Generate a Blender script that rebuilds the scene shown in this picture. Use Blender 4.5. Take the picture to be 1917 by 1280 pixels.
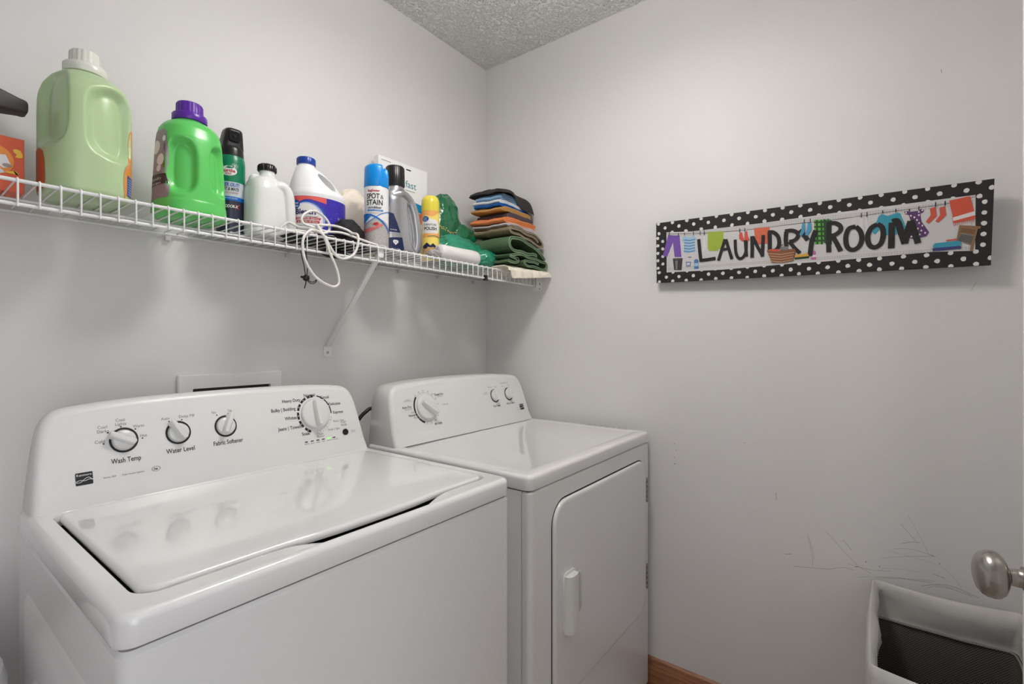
import bpy, bmesh, math, random
from mathutils import Vector, Matrix, noise
from math import sin, cos, pi, radians, sqrt

for o in list(bpy.data.objects):
    bpy.data.objects.remove(o)
SC = bpy.context.scene
COL = SC.collection
random.seed(7)

# ------------------------------------------------------------------ camera
CAM_POS = (-1.6828, -1.4220, 1.222)
cam_d = bpy.data.cameras.new('camera')
cam_d.sensor_fit = 'HORIZONTAL'
cam_d.sensor_width = 36.0
cam_d.lens = 36.0 * 914.0 / 1917.0
cam_d.shift_y = (638.0 - 640.0) / 1917.0
cam_d.clip_start = 0.01
cam = bpy.data.objects.new('camera', cam_d)
COL.objects.link(cam)
cam.location = CAM_POS
YAW = math.atan2(692, 914)          # heading above +X
cam.rotation_euler = (pi / 2, 0, YAW - pi / 2)
SC.camera = cam

# ------------------------------------------------------------------ world and exposure
w = bpy.data.worlds.new('world'); SC.world = w; w.use_nodes = True
bg = w.node_tree.nodes['Background']
bg.inputs[0].default_value = (0.80, 0.86, 1.0, 1); bg.inputs[1].default_value = 0.8
vs = SC.view_settings
vs.view_transform = 'Standard'; vs.look = 'None'; vs.gamma = 1.0; vs.use_curve_mapping = False
vs.exposure = 1.02
LAMP_POS = (-0.82, -0.86)
LAMP_POWER = 21.0
# unseen fill light added behind the camera to brighten fronts and right wall
ld = bpy.data.lights.new('added_hall_fill', 'AREA'); ld.shape = 'RECTANGLE'; ld.size = 1.1; ld.size_y = 1.9
ld.energy = 4.5; ld.color = (1.0, 0.99, 0.96)
lo = bpy.data.objects.new('added_hall_fill', ld); COL.objects.link(lo)
lo.location = (-2.25, -2.75, 1.25); lo.rotation_euler = (radians(90), 0, radians(-46))

# painted outlines on the sign (metres across and down its face) and scuffs on the right wall (y, z)
SIGN_STROKES=[([(0.145,-0.0692),(0.1481,-0.1084),(0.1522,-0.1428)],0.0095),([(0.1474,-0.1392),(0.1728,-0.138),(0.1978,-0.1359)],0.0095),([(0.2267,-0.0779),(0.2162,-0.1115),(0.2064,-0.1433)],0.0085),([(0.2288,-0.0787),(0.2388,-0.1136),(0.2472,-0.1425)],0.0085),([(0.2131,-0.1112),(0.2418,-0.1082)],0.0075),([(0.2565,-0.0826),(0.2581,-0.1185),(0.2655,-0.1393),(0.2771,-0.1412),(0.2872,-0.1242),(0.2885,-0.0906)],0.008),([(0.2856,-0.0872),(0.2895,-0.1382)],0.008),([(0.3049,-0.0771),(0.3056,-0.1106),(0.3052,-0.1426)],0.009),([(0.3069,-0.0788),(0.3211,-0.1121),(0.3357,-0.1406)],0.0085),([(0.3361,-0.0775),(0.3338,-0.142)],0.0085),([(0.3533,-0.0705),(0.354,-0.0974),(0.3542,-0.1243)],0.01),([(0.3484,-0.0706),(0.3633,-0.0723),(0.376,-0.0864),(0.3793,-0.1089),(0.3717,-0.1244),(0.3569,-0.1275)],0.0095),([(0.3977,-0.0742),(0.3966,-0.096),(0.3981,-0.1181)],0.01),([(0.3938,-0.0729),(0.412,-0.0729),(0.4254,-0.0803),(0.4281,-0.0907),(0.42,-0.1014),(0.4058,-0.1051)],0.01),([(0.4058,-0.1042),(0.4202,-0.1246),(0.4337,-0.1403)],0.009),([(0.4312,-0.0743),(0.4427,-0.0894),(0.4529,-0.1048)],0.011),([(0.4723,-0.0792),(0.4629,-0.1087),(0.4584,-0.1511)],0.011),([(0.5037,-0.0614),(0.5031,-0.1017),(0.5042,-0.1443)],0.0105),([(0.5014,-0.0639),(0.5167,-0.0645),(0.529,-0.0729),(0.5311,-0.0855),(0.5207,-0.0959),(0.509,-0.099)],0.01),([(0.5113,-0.0971),(0.5223,-0.1204),(0.5324,-0.1436)],0.0105),([(0.5652,-0.0801),(0.5499,-0.0845),(0.5434,-0.1061),(0.5468,-0.1325),(0.5595,-0.1428),(0.5734,-0.1351),(0.5797,-0.1155),(0.5755,-0.0934),(0.5652,-0.0803)],0.0105),([(0.6125,-0.0797),(0.5997,-0.0883),(0.5924,-0.1088),(0.5961,-0.1319),(0.6083,-0.1404),(0.621,-0.1318),(0.6259,-0.1098),(0.6227,-0.0884),(0.6125,-0.0797)],0.0105),([(0.6436,-0.0792),(0.6434,-0.1118),(0.6435,-0.1464)],0.0125),([(0.6442,-0.078),(0.6546,-0.078),(0.6635,-0.1088),(0.6716,-0.1369)],0.013),([(0.6712,-0.1368),(0.6766,-0.1052),(0.6821,-0.0803)],0.0125),([(0.6821,-0.079),(0.6897,-0.1067),(0.6978,-0.1388)],0.012)]
SIGN_POLYS=[('purple',[(0.0426,-0.0448),(0.0819,-0.0509),(0.0876,-0.1221),(0.0645,-0.1209),(0.059,-0.0717),(0.0386,-0.118),(0.0236,-0.1123),(0.0373,-0.0645)]),('sky',[(0.1003,-0.0545),(0.0903,-0.0594),(0.0885,-0.0698),(0.0969,-0.0756),(0.095,-0.1068),(0.1033,-0.1116),(0.1345,-0.1088),(0.1307,-0.0742),(0.1395,-0.0686),(0.1282,-0.0544),(0.1151,-0.0601)]),('blue',[(0.0959,-0.0653),(0.1151,-0.0693),(0.133,-0.0673),(0.133,-0.0699),(0.1151,-0.0722),(0.0959,-0.0682)]),('blue',[(0.0959,-0.0745),(0.115,-0.0784),(0.133,-0.0764),(0.133,-0.079),(0.115,-0.0814),(0.0958,-0.0775)]),('blue',[(0.0958,-0.0838),(0.115,-0.0876),(0.133,-0.0855),(0.133,-0.0881),(0.115,-0.0906),(0.0958,-0.0867)]),('blue',[(0.0958,-0.093),(0.115,-0.0968),(0.1329,-0.0946),(0.1329,-0.0972),(0.115,-0.0998),(0.0957,-0.096)]),('blue',[(0.0957,-0.1023),(0.1149,-0.106),(0.1329,-0.1037),(0.1329,-0.1064),(0.1149,-0.109),(0.0957,-0.1053)]),('lime',[(0.1729,-0.0498),(0.2216,-0.0522),(0.2207,-0.1072),(0.2055,-0.1073),(0.2055,-0.113),(0.1766,-0.1104),(0.1729,-0.101)]),('red',[(0.2696,-0.0609),(0.2768,-0.0633),(0.2783,-0.0742),(0.2841,-0.0871),(0.2784,-0.092),(0.2682,-0.0823),(0.2673,-0.073)]),('red',[(0.284,-0.061),(0.2912,-0.0609),(0.2933,-0.0758),(0.2984,-0.0886),(0.2922,-0.0925),(0.2827,-0.0838)]),('coral',[(0.3096,-0.054),(0.3532,-0.0551),(0.3541,-0.1049),(0.3154,-0.104)]),('cyan',[(0.4385,-0.0546),(0.4448,-0.0568),(0.4456,-0.0783),(0.4377,-0.0917),(0.4313,-0.0882),(0.4362,-0.0744)]),('cyan',[(0.4523,-0.0563),(0.4597,-0.0559),(0.4617,-0.0745),(0.4527,-0.092),(0.4457,-0.0898),(0.4501,-0.076)]),('plaid',[(0.4671,-0.0497),(0.5057,-0.052),(0.488,-0.0497),(0.5059,-0.0515),(0.5116,-0.1138),(0.4889,-0.1176),(0.4874,-0.1192),(0.4704,-0.1194)]),('darkgreen',[(0.4674,-0.054),(0.5081,-0.057),(0.5091,-0.0555),(0.5094,-0.0605),(0.5094,-0.0622),(0.4677,-0.0591)]),('darkgreen',[(0.4675,-0.067),(0.5083,-0.0698),(0.5093,-0.0682),(0.5096,-0.0733),(0.5095,-0.0749),(0.4678,-0.0721)]),('darkgreen',[(0.4677,-0.08),(0.5085,-0.0826),(0.5094,-0.081),(0.5098,-0.0861),(0.5097,-0.0877),(0.468,-0.0852)]),('darkgreen',[(0.4678,-0.0931),(0.5087,-0.0954),(0.5096,-0.0938),(0.5099,-0.0989),(0.5099,-0.1005),(0.4682,-0.0982)]),('darkgreen',[(0.468,-0.1061),(0.5088,-0.1082),(0.5098,-0.1066),(0.5101,-0.1117),(0.5101,-0.1133),(0.4683,-0.1113)]),('darkgreen',[(0.472,-0.0501),(0.4763,-0.0504),(0.4787,-0.1194),(0.4743,-0.1192)]),('darkgreen',[(0.4829,-0.0515),(0.4873,-0.0518),(0.4896,-0.1205),(0.4853,-0.1203)]),('darkgreen',[(0.4938,-0.0529),(0.4981,-0.0532),(0.5005,-0.1216),(0.4962,-0.1214)]),('darkgreen',[(0.5045,-0.0543),(0.5088,-0.0546),(0.5112,-0.1227),(0.5069,-0.1225)]),('darkgreen',[(0.4899,-0.0505),(0.4938,-0.0504),(0.4971,-0.1168),(0.4928,-0.1174)]),('darkgreen',[(0.4995,-0.0512),(0.5029,-0.0513),(0.5076,-0.1145),(0.5038,-0.1152)]),('dark',[(0.0583,-0.1271),(0.0916,-0.1281),(0.088,-0.1662),(0.0625,-0.1644)]),('grey',[(0.0661,-0.1327),(0.0753,-0.1328),(0.0738,-0.1635),(0.0676,-0.1631)]),('greyl',[(0.0583,-0.1244),(0.0916,-0.1258),(0.0916,-0.1298),(0.0747,-0.1304),(0.0583,-0.1284)]),('bluegrey',[(0.1015,-0.1389),(0.1197,-0.1403),(0.118,-0.1567),(0.1031,-0.1556)]),('ink',[(0.1099,-0.124),(0.1208,-0.1243),(0.1208,-0.1262),(0.1099,-0.126)]),('whitep',[(0.1055,-0.1442),(0.1148,-0.1442),(0.1147,-0.1498),(0.1055,-0.1498)]),('blue',[(0.1296,-0.1368),(0.1331,-0.1332),(0.1403,-0.1338),(0.1435,-0.1379),(0.1441,-0.1651),(0.1295,-0.1657)]),('sky',[(0.1305,-0.1461),(0.1431,-0.1464),(0.1434,-0.1569),(0.1305,-0.1566)]),('basket',[(0.346,-0.1241),(0.3731,-0.129),(0.4202,-0.126),(0.4229,-0.1335),(0.4155,-0.1614),(0.3867,-0.1642),(0.3599,-0.1621)]),('tan',[(0.3502,-0.1329),(0.3838,-0.1388),(0.4191,-0.1355),(0.4191,-0.1373),(0.3839,-0.1409),(0.3502,-0.135)]),('tan',[(0.3527,-0.1406),(0.3839,-0.1462),(0.4178,-0.1427),(0.4179,-0.1444),(0.3839,-0.1483),(0.3527,-0.1427)]),('tan',[(0.3552,-0.1483),(0.384,-0.1536),(0.4166,-0.1499),(0.4167,-0.1516),(0.384,-0.1557),(0.3552,-0.1504)]),('tan',[(0.3577,-0.156),(0.384,-0.161),(0.4154,-0.1571),(0.4154,-0.1588),(0.3841,-0.1631),(0.3577,-0.1581)]),('red',[(0.3501,-0.1239),(0.3542,-0.1213),(0.3784,-0.1236),(0.3838,-0.1285),(0.3678,-0.13)]),('grey',[(0.3824,-0.1269),(0.3837,-0.1182),(0.3942,-0.1162),(0.4034,-0.1206),(0.4022,-0.1287)]),('ink',[(0.3824,-0.121),(0.3863,-0.111),(0.3915,-0.1101),(0.3863,-0.114)]),('yellow',[(0.4204,-0.1444),(0.4533,-0.1421),(0.4564,-0.1509),(0.4205,-0.1522)]),('darkgreen',[(0.4192,-0.1518),(0.4572,-0.151),(0.456,-0.1566),(0.4206,-0.1581)]),('pink',[(0.4608,-0.1404),(0.4644,-0.1359),(0.4694,-0.1358),(0.4731,-0.1398),(0.4739,-0.1609),(0.4615,-0.1614)]),('whitep',[(0.4619,-0.1485),(0.4732,-0.1484),(0.4733,-0.1546),(0.4619,-0.1545)]),('paleoff',[(0.5738,-0.0609),(0.5805,-0.0605),(0.582,-0.0835),(0.5847,-0.1079),(0.578,-0.1045),(0.5732,-0.0905)]),('paleoff',[(0.586,-0.0599),(0.5915,-0.0593),(0.593,-0.0848),(0.5985,-0.1068),(0.5924,-0.1101),(0.5873,-0.0948)]),('paleoff',[(0.1482,-0.0598),(0.1524,-0.0603),(0.1533,-0.0862),(0.1506,-0.1054),(0.1481,-0.0954)]),('paleoff',[(0.1597,-0.0595),(0.1651,-0.0601),(0.1681,-0.1038),(0.1586,-0.1126),(0.1554,-0.1058)]),('teal',[(0.6216,-0.0541),(0.6344,-0.0605),(0.653,-0.0553),(0.6603,-0.0573),(0.6728,-0.0958),(0.6668,-0.1041),(0.6561,-0.0821),(0.6547,-0.1117),(0.6291,-0.1102),(0.6274,-0.0785),(0.6087,-0.1069),(0.6023,-0.0997),(0.6153,-0.0585)]),('plum',[(0.6678,-0.0548),(0.6755,-0.0543),(0.6795,-0.0564),(0.6965,-0.0563),(0.7023,-0.0515),(0.7077,-0.0553),(0.707,-0.0608),(0.7006,-0.0637),(0.703,-0.083),(0.7188,-0.1126),(0.7138,-0.1222),(0.703,-0.1248),(0.6872,-0.1269),(0.6794,-0.123),(0.6832,-0.0855),(0.6777,-0.0643),(0.6706,-0.0618)]),('whitep',[(0.68,-0.0664),(0.6809,-0.0643),(0.6829,-0.0645),(0.6838,-0.067),(0.6828,-0.0691),(0.6808,-0.0689)]),('whitep',[(0.6871,-0.0715),(0.688,-0.0693),(0.6901,-0.0696),(0.6909,-0.072),(0.69,-0.0741),(0.688,-0.0739)]),('whitep',[(0.6833,-0.0804),(0.6843,-0.0782),(0.6863,-0.0785),(0.6871,-0.0809),(0.6862,-0.0831),(0.6842,-0.0828)]),('whitep',[(0.6927,-0.0791),(0.6936,-0.0769),(0.6956,-0.0772),(0.6964,-0.0796),(0.6955,-0.0817),(0.6935,-0.0815)]),('whitep',[(0.6886,-0.0913),(0.6895,-0.0891),(0.6915,-0.0894),(0.6924,-0.0918),(0.6914,-0.0939),(0.6894,-0.0937)]),('whitep',[(0.6968,-0.0872),(0.6978,-0.0851),(0.6997,-0.0853),(0.7006,-0.0877),(0.6997,-0.0899),(0.6977,-0.0896)]),('whitep',[(0.6858,-0.1037),(0.6868,-0.1015),(0.6888,-0.1018),(0.6897,-0.1042),(0.6887,-0.1064),(0.6867,-0.1061)]),('whitep',[(0.6948,-0.101),(0.6957,-0.0988),(0.6977,-0.099),(0.6985,-0.1014),(0.6976,-0.1036),(0.6956,-0.1033)]),('whitep',[(0.7035,-0.0944),(0.7044,-0.0922),(0.7064,-0.0925),(0.7073,-0.0949),(0.7063,-0.097),(0.7044,-0.0968)]),('whitep',[(0.7018,-0.1069),(0.7028,-0.1047),(0.7047,-0.1049),(0.7056,-0.1073),(0.7047,-0.1095),(0.7027,-0.1093)]),('whitep',[(0.7093,-0.1133),(0.7102,-0.1111),(0.7122,-0.1114),(0.713,-0.1137),(0.7121,-0.1159),(0.7101,-0.1157)]),('whitep',[(0.6911,-0.1146),(0.692,-0.1124),(0.694,-0.1126),(0.6949,-0.115),(0.6939,-0.1172),(0.6919,-0.1169)]),('whitep',[(0.6987,-0.1164),(0.6996,-0.1142),(0.7016,-0.1145),(0.7025,-0.1169),(0.7015,-0.119),(0.6995,-0.1188)]),('whitep',[(0.6822,-0.12),(0.6832,-0.1178),(0.6852,-0.118),(0.686,-0.1204),(0.6851,-0.1226),(0.6831,-0.1224)]),('whitep',[(0.6959,-0.0668),(0.6969,-0.0647),(0.6989,-0.065),(0.6997,-0.0673),(0.6988,-0.0695),(0.6968,-0.0692)]),('whitep',[(0.7026,-0.0556),(0.7035,-0.0535),(0.7055,-0.0538),(0.7063,-0.0562),(0.7054,-0.0583),(0.7034,-0.058)]),('whitep',[(0.6701,-0.0577),(0.671,-0.0555),(0.6731,-0.0558),(0.6739,-0.0582),(0.673,-0.0604),(0.6709,-0.0601)]),('whitep',[(0.6958,-0.0587),(0.6967,-0.0566),(0.6987,-0.0568),(0.6995,-0.0592),(0.6986,-0.0614),(0.6966,-0.0611)]),('red',[(0.7189,-0.0537),(0.7304,-0.0504),(0.7312,-0.0617),(0.7329,-0.0743),(0.7179,-0.0911),(0.7119,-0.0861),(0.7209,-0.0702)]),('red',[(0.7371,-0.0551),(0.7478,-0.0517),(0.7493,-0.0642),(0.751,-0.0743),(0.7362,-0.0915),(0.7303,-0.0865),(0.7389,-0.0727)]),('redtowel',[(0.755,-0.04),(0.7928,-0.0343),(0.804,-0.084),(0.8033,-0.0911),(0.7635,-0.0962),(0.7621,-0.0758)]),('whitep',[(0.7632,-0.0821),(0.8019,-0.0721),(0.8039,-0.0815),(0.7639,-0.0908)]),('redtowel',[(0.7645,-0.0963),(0.7656,-0.0962),(0.7661,-0.1033),(0.7652,-0.1032)]),('redtowel',[(0.7681,-0.0958),(0.7693,-0.0956),(0.7698,-0.1028),(0.7689,-0.1027)]),('redtowel',[(0.7718,-0.0952),(0.7729,-0.0951),(0.7735,-0.1023),(0.7726,-0.1022)]),('redtowel',[(0.7755,-0.0947),(0.7766,-0.0946),(0.7771,-0.1018),(0.7762,-0.1017)]),('redtowel',[(0.7791,-0.0942),(0.7802,-0.0941),(0.7808,-0.1012),(0.7798,-0.1011)]),('redtowel',[(0.7827,-0.0937),(0.7838,-0.0936),(0.7844,-0.1007),(0.7835,-0.1006)]),('redtowel',[(0.7864,-0.0932),(0.7874,-0.0931),(0.788,-0.1002),(0.7871,-0.1001)]),('redtowel',[(0.79,-0.0927),(0.791,-0.0926),(0.7916,-0.0997),(0.7907,-0.0996)]),('redtowel',[(0.7935,-0.0922),(0.7946,-0.0921),(0.7952,-0.0992),(0.7943,-0.0991)]),('redtowel',[(0.7971,-0.0917),(0.7982,-0.0916),(0.7987,-0.0987),(0.7978,-0.0985)]),('redtowel',[(0.8007,-0.0912),(0.8017,-0.0911),(0.8023,-0.0982),(0.8014,-0.098)]),('wood',[(0.7757,-0.1021),(0.8145,-0.1098),(0.8133,-0.1158),(0.8093,-0.1147),(0.8011,-0.1681),(0.7962,-0.1682),(0.7976,-0.1537),(0.7711,-0.1383)]),('woodd',[(0.7795,-0.1094),(0.805,-0.1173),(0.8035,-0.1277),(0.778,-0.1199)]),('grey',[(0.7786,-0.1215),(0.8032,-0.1296),(0.7976,-0.1527),(0.7734,-0.1385)]),('ink',[(0.7779,-0.1248),(0.8024,-0.1331),(0.8023,-0.1343),(0.7776,-0.126)]),('ink',[(0.7772,-0.1274),(0.8016,-0.1361),(0.8014,-0.1373),(0.7768,-0.1285)]),('ink',[(0.7764,-0.1299),(0.8008,-0.139),(0.8006,-0.1402),(0.776,-0.1311)]),('ink',[(0.7756,-0.1324),(0.8,-0.142),(0.7998,-0.1431),(0.7752,-0.1336)]),('ink',[(0.7748,-0.1349),(0.7992,-0.1449),(0.799,-0.1461),(0.7745,-0.1361)]),('ink',[(0.774,-0.1375),(0.7983,-0.1478),(0.7982,-0.149),(0.7737,-0.1387)]),('teal',[(0.7307,-0.1421),(0.7776,-0.1402),(0.7811,-0.1479),(0.778,-0.1533),(0.7291,-0.1545),(0.7271,-0.1488)]),('navy',[(0.7262,-0.1542),(0.7798,-0.1529),(0.7804,-0.1601),(0.7274,-0.1619)]),('red',[(0.7515,-0.1362),(0.771,-0.1346),(0.7721,-0.1384),(0.7525,-0.1393)])]
SIGN_LINE=[(0.0368,-0.0401),(0.1698,-0.0526),(0.3039,-0.0567),(0.4373,-0.0544),(0.4671,-0.0559),(0.506,-0.0556),(0.6237,-0.0512),(0.7052,-0.0484),(0.7566,-0.0457),(0.8027,-0.0371)]
SIGN_PINS=[[(0.0472,-0.0359),(0.0471,-0.047)],[(0.0779,-0.0415),(0.0779,-0.0521)],[(0.0987,-0.0429),(0.0986,-0.0527)],[(0.1276,-0.0429),(0.1276,-0.0543)],[(0.1495,-0.0432),(0.1495,-0.0567)],[(0.1622,-0.0437),(0.1622,-0.0582)],[(0.2696,-0.0501),(0.2696,-0.0624)],[(0.2843,-0.0498),(0.2843,-0.0611)],[(0.4432,-0.0443),(0.4433,-0.0552)],[(0.4579,-0.0446),(0.458,-0.0556)],[(0.5771,-0.0453),(0.5773,-0.0574)],[(0.5897,-0.0444),(0.5899,-0.0577)],[(0.6235,-0.0444),(0.6237,-0.0531)],[(0.6509,-0.0447),(0.6511,-0.0535)],[(0.6784,-0.0486),(0.6785,-0.0555)],[(0.6972,-0.0455),(0.6974,-0.0549)],[(0.7297,-0.0391),(0.73,-0.0511)],[(0.7475,-0.0394),(0.7478,-0.0512)]]
SIGN_PANEL=[(0.0368,-0.0348),(0.1217,-0.0416),(0.3318,-0.0411),(0.5132,-0.0364),(0.6443,-0.0352),(0.8029,-0.0331),(0.8045,-0.1008),(0.8059,-0.1674),(0.7255,-0.1632),(0.4896,-0.1693),(0.413,-0.1691),(0.2162,-0.1733),(0.0364,-0.1702),(0.0369,-0.1152)]
SCUFFS=[([(-1.2098,0.544),(-1.2491,0.5515),(-1.2986,0.5603),(-1.3323,0.5748),(-1.3597,0.5752)],0.0012),([(-1.2929,0.6683),(-1.3212,0.6381),(-1.3488,0.6086),(-1.3731,0.5872),(-1.3995,0.5768)],0.001),([(-1.3337,0.6539),(-1.3461,0.641),(-1.3537,0.6297)],0.0012),([(-1.2491,0.6442),(-1.2565,0.6184),(-1.2639,0.579)],0.001),([(-1.1635,0.7561),(-1.1645,0.7348)],0.002),([(-1.1882,0.5749),(-1.2052,0.5794)],0.002),([(-1.3624,0.5842),(-1.3691,0.5877)],0.003),([(-1.4627,0.7294),(-1.4784,0.7095),(-1.4965,0.6889)],0.001),([(-1.4653,0.6761),(-1.4836,0.6847),(-1.5042,0.6884)],0.0012),([(-1.4494,0.6585),(-1.4888,0.6669),(-1.5318,0.6594)],0.0008),([(-1.4223,0.6258),(-1.4574,0.6385),(-1.4991,0.6507),(-1.5367,0.6597)],0.0008),([(-1.3458,0.5892),(-1.369,0.5868),(-1.403,0.5869),(-1.4413,0.5957)],0.001),([(-1.369,0.5569),(-1.3946,0.5678)],0.001),([(-1.5293,0.6129),(-1.5526,0.608)],0.0016),([(-1.4085,0.5702),(-1.4574,0.582),(-1.4939,0.5851),(-1.5243,0.5892)],0.001),([(-1.4278,0.5723),(-1.4939,0.5884),(-1.5318,0.5947)],0.0008),([(-1.5042,0.5732),(-1.5392,0.5887),(-1.5683,0.591),(-1.5966,0.5838),(-1.6173,0.5777)],0.0014),([(-1.5168,0.5721),(-1.5441,0.5869),(-1.5778,0.5828),(-1.6059,0.5772)],0.001),([(-1.5342,0.5807),(-1.5635,0.5848),(-1.6035,0.5781)],0.0008),([(-1.5404,0.6428),(-1.5441,0.6432)],0.003),([(-1.5243,0.662),(-1.5305,0.6604)],0.002),([(-1.4223,0.5982),(-1.468,0.6077),(-1.5016,0.6096)],0.0006),([(-1.3861,0.6073),(-1.3884,0.6037)],0.003),([(-1.4168,0.6036),(-1.4179,0.5987)],0.002),([(-0.8492,0.8677),(-0.8517,0.866)],0.003),([(-0.8545,0.8463),(-0.8577,0.8459)],0.003),([(-0.8496,0.8202),(-0.8525,0.8186)],0.0035),([(-0.8504,0.7989),(-0.8565,0.7982)],0.004),([(-1.0737,0.8988),(-1.0757,0.8968)],0.003),([(-1.6119,1.3709),(-1.6021,1.3474)],0.001),([(-1.5452,1.926),(-1.5462,1.9173)],0.002),([(-1.2472,0.6491),(-1.2581,0.5887),(-1.2608,0.5579)],0.0008),([(-1.4784,0.7544),(-1.5004,0.7096),(-1.522,0.6587)],0.0006),([(-1.4331,0.6497),(-1.5431,0.6366),(-1.5841,0.5936)],0.0006)]
# ------------------------------------------------------------------ helpers
def lin(c):
    c /= 255.0
    return c / 12.92 if c <= 0.04045 else ((c + 0.055) / 1.055) ** 2.4
def rgb(r, g, b): return (lin(r), lin(g), lin(b), 1)
MATS = {}
def mat(name, col, rough=0.5, metal=0.0, coat=0.0, bump=None, emit=0.0, trans=0.0, var=None, spec=0.5, sss=0.0, alpha=1.0):
    """bump = (scale, strength, detail); var = (scale, amount) colour variation"""
    if name in MATS: return MATS[name]
    m = bpy.data.materials.new(name); m.use_nodes = True
    nt = m.node_tree; b = nt.nodes['Principled BSDF']
    b.inputs['Base Color'].default_value = col
    b.inputs['Roughness'].default_value = rough
    b.inputs['Metallic'].default_value = metal
    b.inputs['Coat Weight'].default_value = coat
    b.inputs['Specular IOR Level'].default_value = spec
    if trans: b.inputs['Transmission Weight'].default_value = trans
    if alpha < 1: b.inputs['Alpha'].default_value = alpha
    if sss:
        b.inputs['Subsurface Weight'].default_value = sss; b.inputs['Subsurface Radius'].default_value = (.6, 1, .5); b.inputs['Subsurface Scale'].default_value = .01
    if emit:
        b.inputs['Emission Color'].default_value = col; b.inputs['Emission Strength'].default_value = emit
    tc = nt.nodes.new('ShaderNodeTexCoord')
    if bump:
        n = nt.nodes.new('ShaderNodeTexNoise'); n.inputs['Scale'].default_value = bump[0]; n.inputs['Detail'].default_value = bump[2] if len(bump) > 2 else 3
        bp = nt.nodes.new('ShaderNodeBump'); bp.inputs['Strength'].default_value = bump[1]; bp.inputs['Distance'].default_value = 0.002 if len(bump) < 4 else bump[3]
        nt.links.new(tc.outputs['Object'], n.inputs['Vector']); nt.links.new(n.outputs['Fac'], bp.inputs['Height']); nt.links.new(bp.outputs['Normal'], b.inputs['Normal'])
    if var:
        n = nt.nodes.new('ShaderNodeTexNoise'); n.inputs['Scale'].default_value = var[0]; n.inputs['Detail'].default_value = 4
        r = nt.nodes.new('ShaderNodeMapRange'); r.inputs['From Min'].default_value = .3; r.inputs['From Max'].default_value = .7
        r.inputs['To Min'].default_value = 1 - var[1]; r.inputs['To Max'].default_value = 1 + var[1]
        mx = nt.nodes.new('ShaderNodeVectorMath'); mx.operation = 'SCALE'; mx.inputs[0].default_value = col[:3]
        nt.links.new(tc.outputs['Object'], n.inputs['Vector']); nt.links.new(n.outputs['Fac'], r.inputs['Value']); nt.links.new(r.outputs['Result'], mx.inputs['Scale']); nt.links.new(mx.outputs[0], b.inputs['Base Color'])
    MATS[name] = m
    return m

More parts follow.
